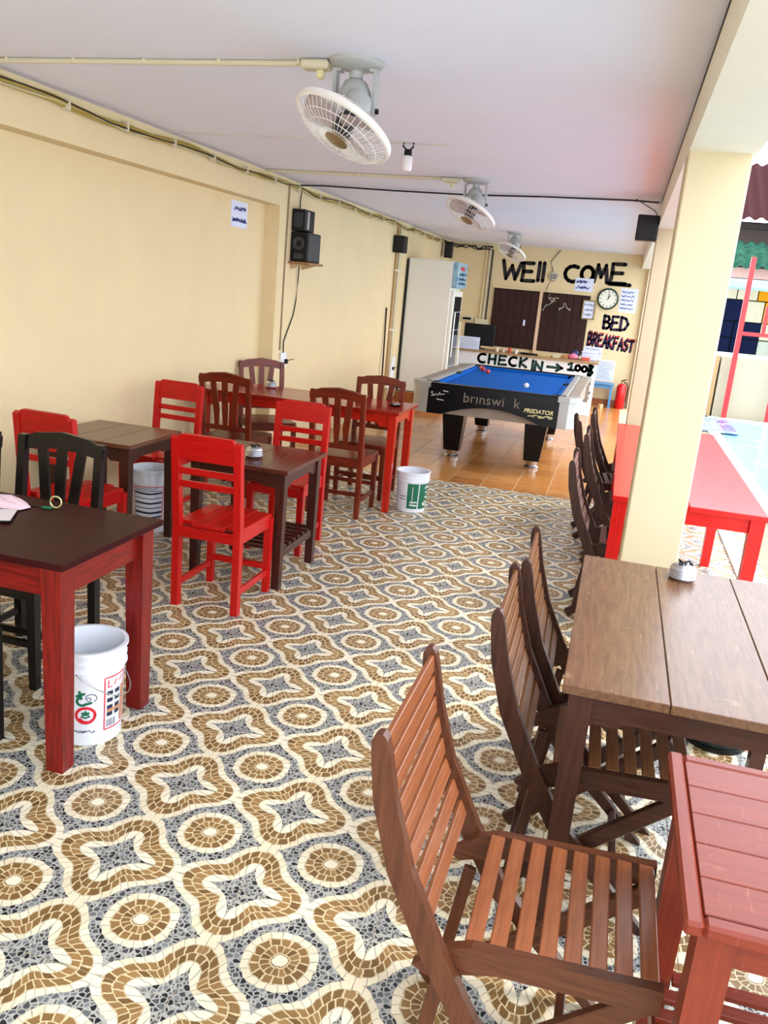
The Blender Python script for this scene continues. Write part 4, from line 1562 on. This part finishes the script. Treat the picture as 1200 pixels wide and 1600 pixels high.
# things on the counter
ctop = .834
t = thing('tv_monitor', 'black flat screen seen from behind on the left of the counter', 'monitor', (-2.22, cy + .36, ctop))
obj('screen', one(box, (0, 0, .22), (.5, .05, .34), .008), BLACK, t)
obj('neck', one(box, (0, .01, .04), (.08, .03, .08), .003), BLACK, t)
obj('base', one(box, (0, .01, .006), (.22, .12, .012), .003), BLACK, t)
t = thing('paper_notice', 'white paper notice leaning on the monitor at the left end of the counter', 'paper', (-2.33, cy + .05, ctop))
obj('sheet', one(box, (0, 0, .095), (.36, .003, .19)), PAPER, t)
b = newbm()
ribbon(b, scribble(-.16, .15, .02, .17, 6, random.Random(21), .95), .004, lambda u, v: Vector((u, -.0022, v)))
obj('handwriting', b, INKG, t)
items = [(-1.86, .05, .05, .07, rgb(226, 214, 190), 'small cream cup, first of the row right of the paper notice'), (-1.76, .05, .05, .06, rgb(214, 196, 170), 'small beige cup, second of the row on the counter'),
         (-1.66, .05, .05, .08, rgb(196, 84, 60), 'small red-brown cup, third of the row on the counter'), (-1.56, .05, .05, .06, rgb(226, 220, 206), 'small white cup, last of the row on the counter')]
for x, dy, w_, h, c, lab in items:
    o = thing('small_cup', lab, 'cup', (x, cy + dy, ctop), 0, 'cups on the counter')
    obj('body', one(lathe, [(0, 0), (.024, 0), (.032, h), (.029, h), (.022, .006), (0, .006)], 14), mat('cup_%.2f' % x, c, .4), o, 40)
t = thing('black_tray', 'flat black tray in the middle of the counter below the shutters', 'tray', (-1.36, cy + .1, ctop))
obj('dish', one(prism, arc(0, 0, .13, .06, 0, 345, 23), .02, (0, 0, .011), (1, 0, 0), (0, 1, 0)), BLACK, t)
obj('rim', one(tube, [(.13 * math.cos(2 * PI * k / 24), .06 * math.sin(2 * PI * k / 24), .022) for k in range(24)], .006, 5, True), BLACK, t, 60)
rr = random.Random(6)
for k, (x, w_, h, c, lab) in enumerate(((-1.12, .2, .035, rgb(206, 174, 120), 'tan folded parcel on the counter right of the black tray'), (-.93, .13, .05, rgb(226, 210, 170), 'cream box lying on the counter under the right shutter'),
                                   (-.805, .09, .06, rgb(178, 120, 62), 'brown box lying on the counter next to the pink bag'), (-.48, .12, .05, rgb(226, 92, 80), 'salmon red box near the right end of the counter'))):
    o = thing('small_parcel', lab, 'box', (x, cy + .12 + .03 * (k % 2), ctop), rr.uniform(-.1, .1), 'parcels on the counter')
    obj('carton', one(box, (0, 0, h / 2), (w_, .12, h), .004), mat('parcel_%d' % k, c, .6, 0, .15, 12), o)
    obj('tape', one(box, (0, 0, h + .0006), (.02, .121, .001)), mat('tape', rgb(214, 190, 130), .3), o)


def blob(name, label, cat, loc, s, m):
    b = newbm()
    bmesh.ops.create_icosphere(b, subdivisions=3, radius=1)
    rr = random.Random(len(label))
    ph = [rr.uniform(0, 6) for _ in range(6)]
    for v in b.verts:
        k = 1 + .14 * math.sin(4 * v.co.x + ph[0]) * math.sin(5 * v.co.y + ph[1]) + .08 * math.sin(9 * v.co.z + 7 * v.co.x + ph[2])
        v.co = Vector((v.co.x * s[0] * k, v.co.y * s[1] * k, max(v.co.z * k, -.85) * s[2] + .85 * s[2]))
    t = thing(name, label, cat, loc)
    obj('bag', b, m, t, 80)
    b = newbm()
    tube(b, [(.2 * s[0], 0, 1.6 * s[2]), (.0, 0, 2.1 * s[2]), (-.2 * s[0], 0, 1.6 * s[2])], .006, 5)
    obj('handle', b, m, t, 60)
    return t


blob('pink_bag', 'small pink plastic bag on the counter before the right shutter', 'bag', (-.68, cy + .2, ctop), (.08, .06, .045), mat('pink_plastic', rgb(232, 120, 150), .4))
blob('navy_bag', 'small navy bag behind the pink bag on the counter', 'bag', (-.66, cy + .36, ctop), (.07, .05, .07), mat('navy_plastic', rgb(44, 52, 110), .4))
t = thing('clear_organiser', 'pale translucent box at the right end of the counter', 'box', (-.44, cy + .32, ctop))
obj('tub', one(box, (0, 0, .06), (.24, .16, .12), .01), mat('frosted_plastic', rgb(206, 216, 240), .3), t)
obj('lid', one(box, (0, 0, .126), (.25, .17, .012), .004), mat('frosted_lid', rgb(222, 226, 244), .3), t)

# ------------------------------------------------------------------ back wall
SH = wood('dark_shutter', rgb(60, 26, 18), rgb(34, 14, 11), 'Z', .6)


def shutter(k, x0, x1, z0, z1):
    b = newbm()
    box(b, ((x0 + x1) / 2, YB - .012, (z0 + z1) / 2), (x1 - x0, .024, z1 - z0))
    o = struct('window_%d' % k, b, BLACKM)
    n = 6
    for i in range(n):
        wv = (x1 - x0) / n
        obj('shutter_board', one(box, (x0 + wv * (i + .5), YB - .032, (z0 + z1) / 2), (wv - .006, .018, z1 - z0 - .02), .003), SH, o)
    obj('shutter_rail', one(box, ((x0 + x1) / 2, YB - .046, z0 + (z1 - z0) * .45), (x1 - x0, .012, .05), .002), SH, o)
    return o


shutter(1, -2.27, -1.48, .82, 1.82)
shutter(2, -1.41, -.61, .82, 1.82)
struct('trim_20', one(box, (-1.445, YB - .03, 1.3), (.055, .06, 1.1), .003), mat('pink_cream_post', rgb(226, 190, 156), .7))
struct('trim_21', one(box, (-1.44, YB - .02, 1.84), (1.72, .04, .035), .003), WALL)
t = thing('door_tag', 'small white tag hanging on the left shutter', 'tag', (-1.68, YB - .056, 1.27))
obj('card', one(box, (0, 0, 0), (.035, .004, .1), .001), PAPER, t)
obj('cord', one(tube, [(0, 0, .05), (.0, 0, .12)], .003, 5), CABLE, t, 60)

SPRAY = mat('black_spray_paint', rgb(22, 16, 16), .7)
SPRAYN = mat('navy_spray_paint', rgb(30, 18, 60), .7)
SPRAYR = mat('red_spray_paint', rgb(206, 40, 60), .7)


def wall_text(name, label, strokes, wd, m, shadow=None):
    t = thing(name, label, 'lettering', (0, YB, 0))
    if shadow:
        b = newbm()
        ribbon(b, [[(u + .012, v + .03) for u, v in s] for s in strokes], wd * .8, lambda u, v: Vector((u, -.0012, v)), .05)
        obj('red_undercoat', b, shadow, t)
    b = newbm()
    ribbon(b, strokes, wd, lambda u, v: Vector((u, -.0024, v)), .05)
    obj('paint_strokes', b, m, t)
    return t


st = letter('W', -2.17, 1.99, .32, .30) + letter('E', -1.83, 1.98, .22, .30) + letter('l', -1.57, 2.0, .1, .3) + letter('l', -1.49, 2.0, .1, .3)
wall_text('wall_lettering', 'black sprayed word WEll at upper left of the back wall', st, .066, SPRAY)
st = letter('C', -1.1, 2.03, .24, .26) + letter('O', -.83, 2.06, .22, .24) + letter('M', -.6, 2.06, .22, .28) + letter('E', -.34, 2.06, .26, .32) + [[(-.34, 2.05), (.0, 2.05)]]
wall_text('wall_lettering', 'black sprayed word COME at upper right of the back wall', st, .066, SPRAY)
st = letter('B', -.34, 1.31, .13, .21) + letter('E', -.2, 1.30, .12, .22) + letter('D', -.06, 1.30, .15, .22)
wall_text('wall_lettering', 'navy sprayed word BED below the wall clock', st, .05, SPRAYN, None)
st = []
u = -.56
for i, ch in enumerate('BREAKFAST'):
    st += letter(ch, u, 1.0 - .006 * i, .075, .21 - .004 * i, .012)
    u += .0875
wall_text('wall_lettering', 'navy sprayed word BREAKFAST with red edges below BED', st, .036, SPRAYN, SPRAYR)

# clock
t = thing('wall_clock', 'round white wall clock with dark green rim on the back wall', 'clock', (-.32, YB, 1.80))
RX = Matrix.Rotation(PI / 2, 4, 'X')
obj('case', one(lathe, [(.165, 0), (.178, .01), (.178, .03), (.16, .042), (.15, .03), (.15, .0)], 40, (0, 0, 0), RX), mat('dark_green_case', rgb(18, 52, 40), .35), t, 40)
obj('dial', one(lathe, [(0, .024), (.152, .024)], 40, (0, 0, 0), RX), mat('dial', rgb(232, 232, 214), .5), t)
b = newbm()
for k in range(12):
    a = 2 * PI * k / 12
    ribbon(b, [[(.118 * math.sin(a), .118 * math.cos(a)), (.138 * math.sin(a), .138 * math.cos(a))]], .011, lambda u, v: Vector((u, -.0252, v)))
obj('hour_marks', b, BLACK, t)
for nm, a, l_, w_ in (('hour_hand', .5, .07, .012), ('minute_hand', .1, .11, .009)):
    b = newbm()
    ribbon(b, [[(-.015 * math.sin(a), -.015 * math.cos(a)), (l_ * math.sin(a), l_ * math.cos(a))]], w_, lambda u, v: Vector((u, -.0265, v)))
    obj(nm, b, BLACK, t)


def sheet(label, x, z, w_, h, rows, seed, frame=None, y=YB, th=.008, ink=INKB):
    t = thing('paper_notice' if not frame else 'picture_frame', label, 'paper' if not frame else 'frame', (x, y, z))
    d = -.004
    if frame:
        for s in (-1, 1):
            obj('frame_bar', one(box, (s * w_ / 2, -.01, 0), (.022, .02, h + .022), .003), frame, t)
            obj('frame_bar', one(box, (0, -.01, s * h / 2), (w_ - .022, .02, .022), .003), frame, t)
    obj('sheet', one(box, (0, -.002, 0), (w_, .003, h)), PAPER, t)
    b = newbm()
    ribbon(b, scribble(-w_ * .42, w_ * .42, -h * .42, h * .42, rows, random.Random(seed), .9), th, lambda u, v: Vector((u, d, v)))
    obj('handwriting', b, ink, t)
    return t


sheet('paper with blue writing directly under the word COME', -.75, 1.995, .31, .22, 2, 31, th=.016)
sheet('tall paper with blue writing to the right of the wall clock', .02, 1.80, .29, .40, 5, 32, th=.011)
sheet('framed white sheet hanging left of the wall clock', -.61, 1.59, .20, .30, 3, 33, mat('gilt_frame', rgb(150, 128, 80), .4, .3), ink=INKG, y=YB - .056)
sheet('large ruled white sheet low on the back wall above the blue bench', -.18, .60, .30, .36, 9, 35, th=.006, ink=INKG)
sheet('paper sheet below the word BREAKFAST behind the counter end', -.44, .88, .32, .2, 3, 36, th=.008)
# panel with wires
t = thing('switch_panel', 'small grey switch panel with loose wires between the two sprayed words', 'switch panel', (-1.28, YB, 2.09))
obj('plate', one(box, (0, -.02, 0), (.14, .04, .13), .005, Matrix.Rotation(.5, 4, 'Y')), mat('panel_grey', rgb(196, 190, 180), .5, 0, .2, 30), t)
b = newbm()
for k in range(3):
    for q in range(2):
        box(b, (-.035 + .035 * k, -.043, -.02 + .04 * q), (.02, .008, .025), .002)
obj('switches', b, DGREY, t)
b = newbm()
tube(b, [(.06, -.01, .44), (.0, -.012, .36), (-.08, -.012, .24), (-.04, -.014, .13), (-.01, -.02, .06)], .006, 5)
tube(b, [(-.03, -.03, -.06), (-.09, -.06, -.22), (-.06, -.065, -.34), (.02, -.065, -.4)], .006, 5)
obj('feed_wire', b, CABLE, t, 60)
t = thing('wire_tangle', 'tangle of pale loose wires hanging before the right shutter', 'cables', (-1.15, YB - .085, 1.66))
rr = random.Random(14)
for k in range(6):
    b = newbm()
    p = [Vector((rr.uniform(-.2, .2), -.01, rr.uniform(-.1, .12)))]
    for i in range(7):
        p.append(p[-1] + Vector((rr.uniform(-.09, .09), rr.uniform(-.01, .01), rr.uniform(-.08, .07))))
    tube(b, p, .0055, 5)
    obj('wire', b, CREAMP if k % 2 else CABLE, t, 60)
# pipes on the back wall
t = thing('wall_conduits', 'cream conduits and black cable running down the back wall left of the shutters', 'pipes', (-2.42, YB, 1.25))
obj('pipe', one(tube, [(.0, -.02, 0), (.0, -.02, 1.22)], .016, 8), CREAMP, t, 60)
obj('pipe', one(tube, [(-.06, -.02, 0), (-.06, -.02, 1.22)], .014, 8), mat('cream_pipe', rgb(226, 208, 160), .5), t, 60)
obj('pipe', one(tube, [(.05, -.015, .0), (.05, -.015, 1.2)], .012, 8), CABLE, t, 60)
obj('pipe', one(tube, [(-.6, -.02, 1.21), (.06, -.02, 1.23)], .015, 8), CREAMP, t, 60)
b = newbm()
rr = random.Random(5)
for k in range(4):
    tube(b, [(-.68 + .08 * i, -.03 - .004 * k, 1.22 + rr.uniform(-.04, .04)) for i in range(10)], .007, 5)
obj('loose_cables', b, CABLE, t, 60)
b = newbm()
box(b, (-.02, -.03, -.04), (.22, .06, .1), .006)
box(b, (-.28, -.025, .0), (.2, .05, .09), .006)
obj('junction_box', b, CREAMP, t)
obj('sockets', one(box, (-.28, -.053, .0), (.15, .008, .04), .002), BLACK, t)

# blue bench, extinguisher
BB = wood('pale_blue_paint_wood', rgb(96, 150, 196), rgb(74, 124, 170), 'Z', .45)
t = thing('blue_bench', 'small pale blue wooden bench between the counter and the fire extinguisher', 'bench', (-.26, YB - .22, 0))
obj('seat', one(box, (0, 0, .395), (.52, .26, .03), .004), BB, t)
for s in (-1, 1):
    for q in (-1, 1):
        obj('leg', one(taper, (s * .225, q * .1, 0), (s * .225, q * .1, .38), .04, .045, .04, .045), BB, t)
    obj('apron', one(box, (0, s * .1, .35), (.41, .02, .05), .002), BB, t)
t = thing('fire_extinguisher', 'red fire extinguisher standing on the floor by the back wall', 'extinguisher', (.135, YB - .21, 0))
obj('cylinder', one(lathe, [(0, 0), (.075, 0), (.082, .008), (.082, .36), (.07, .40), (.03, .425), (0, .425)], 28), mat('extinguisher_red', rgb(206, 12, 16), .25), t, 45)
obj('valve', one(lathe, [(.022, .42), (.022, .46), (.015, .47), (0, .47)], 14), mat('valve_brass', rgb(170, 140, 90), .3, .8), t, 45)
obj('lever', one(bar, (-.02, -.02, .475), (.06, -.05, .50), .02, .012, .003), BLACK, t)
obj('hose', one(tube, [(.02, 0, .45), (.07, -.02, .44), (.1, -.02, .38), (.098, -.02, .22), (.096, -.02, .12)], .01, 7), BLACK, t, 60)
t = thing('floor_cup', 'small cream cup lying on the floor by the blue bench leg', 'cup', (-.16, YB - .52, 0))
obj('body', one(lathe, [(0, 0), (.03, 0), (.04, .07), (.036, .07), (.028, .006), (0, .006)], 14), mat('cup_cream', rgb(226, 206, 150), .4), t, 40)

# the blue and white thing leaning against the fridge: plastic wrapped bundle of poles
t = thing('pole_bundle', 'bundle of thin pale poles in clear wrap leaning beside the fridge door', 'poles', (-2.38, 12.95, 0))
for k in range(4):
    obj('pole', one(tube, [(.03 * (k % 2), .05 * k, 0), (-.005 - .008 * k, .02 + .03 * k, 1.25 - .08 * k)], .011, 7), (CREAMP, STEEL, GRN, WHITE)[k], t, 60)
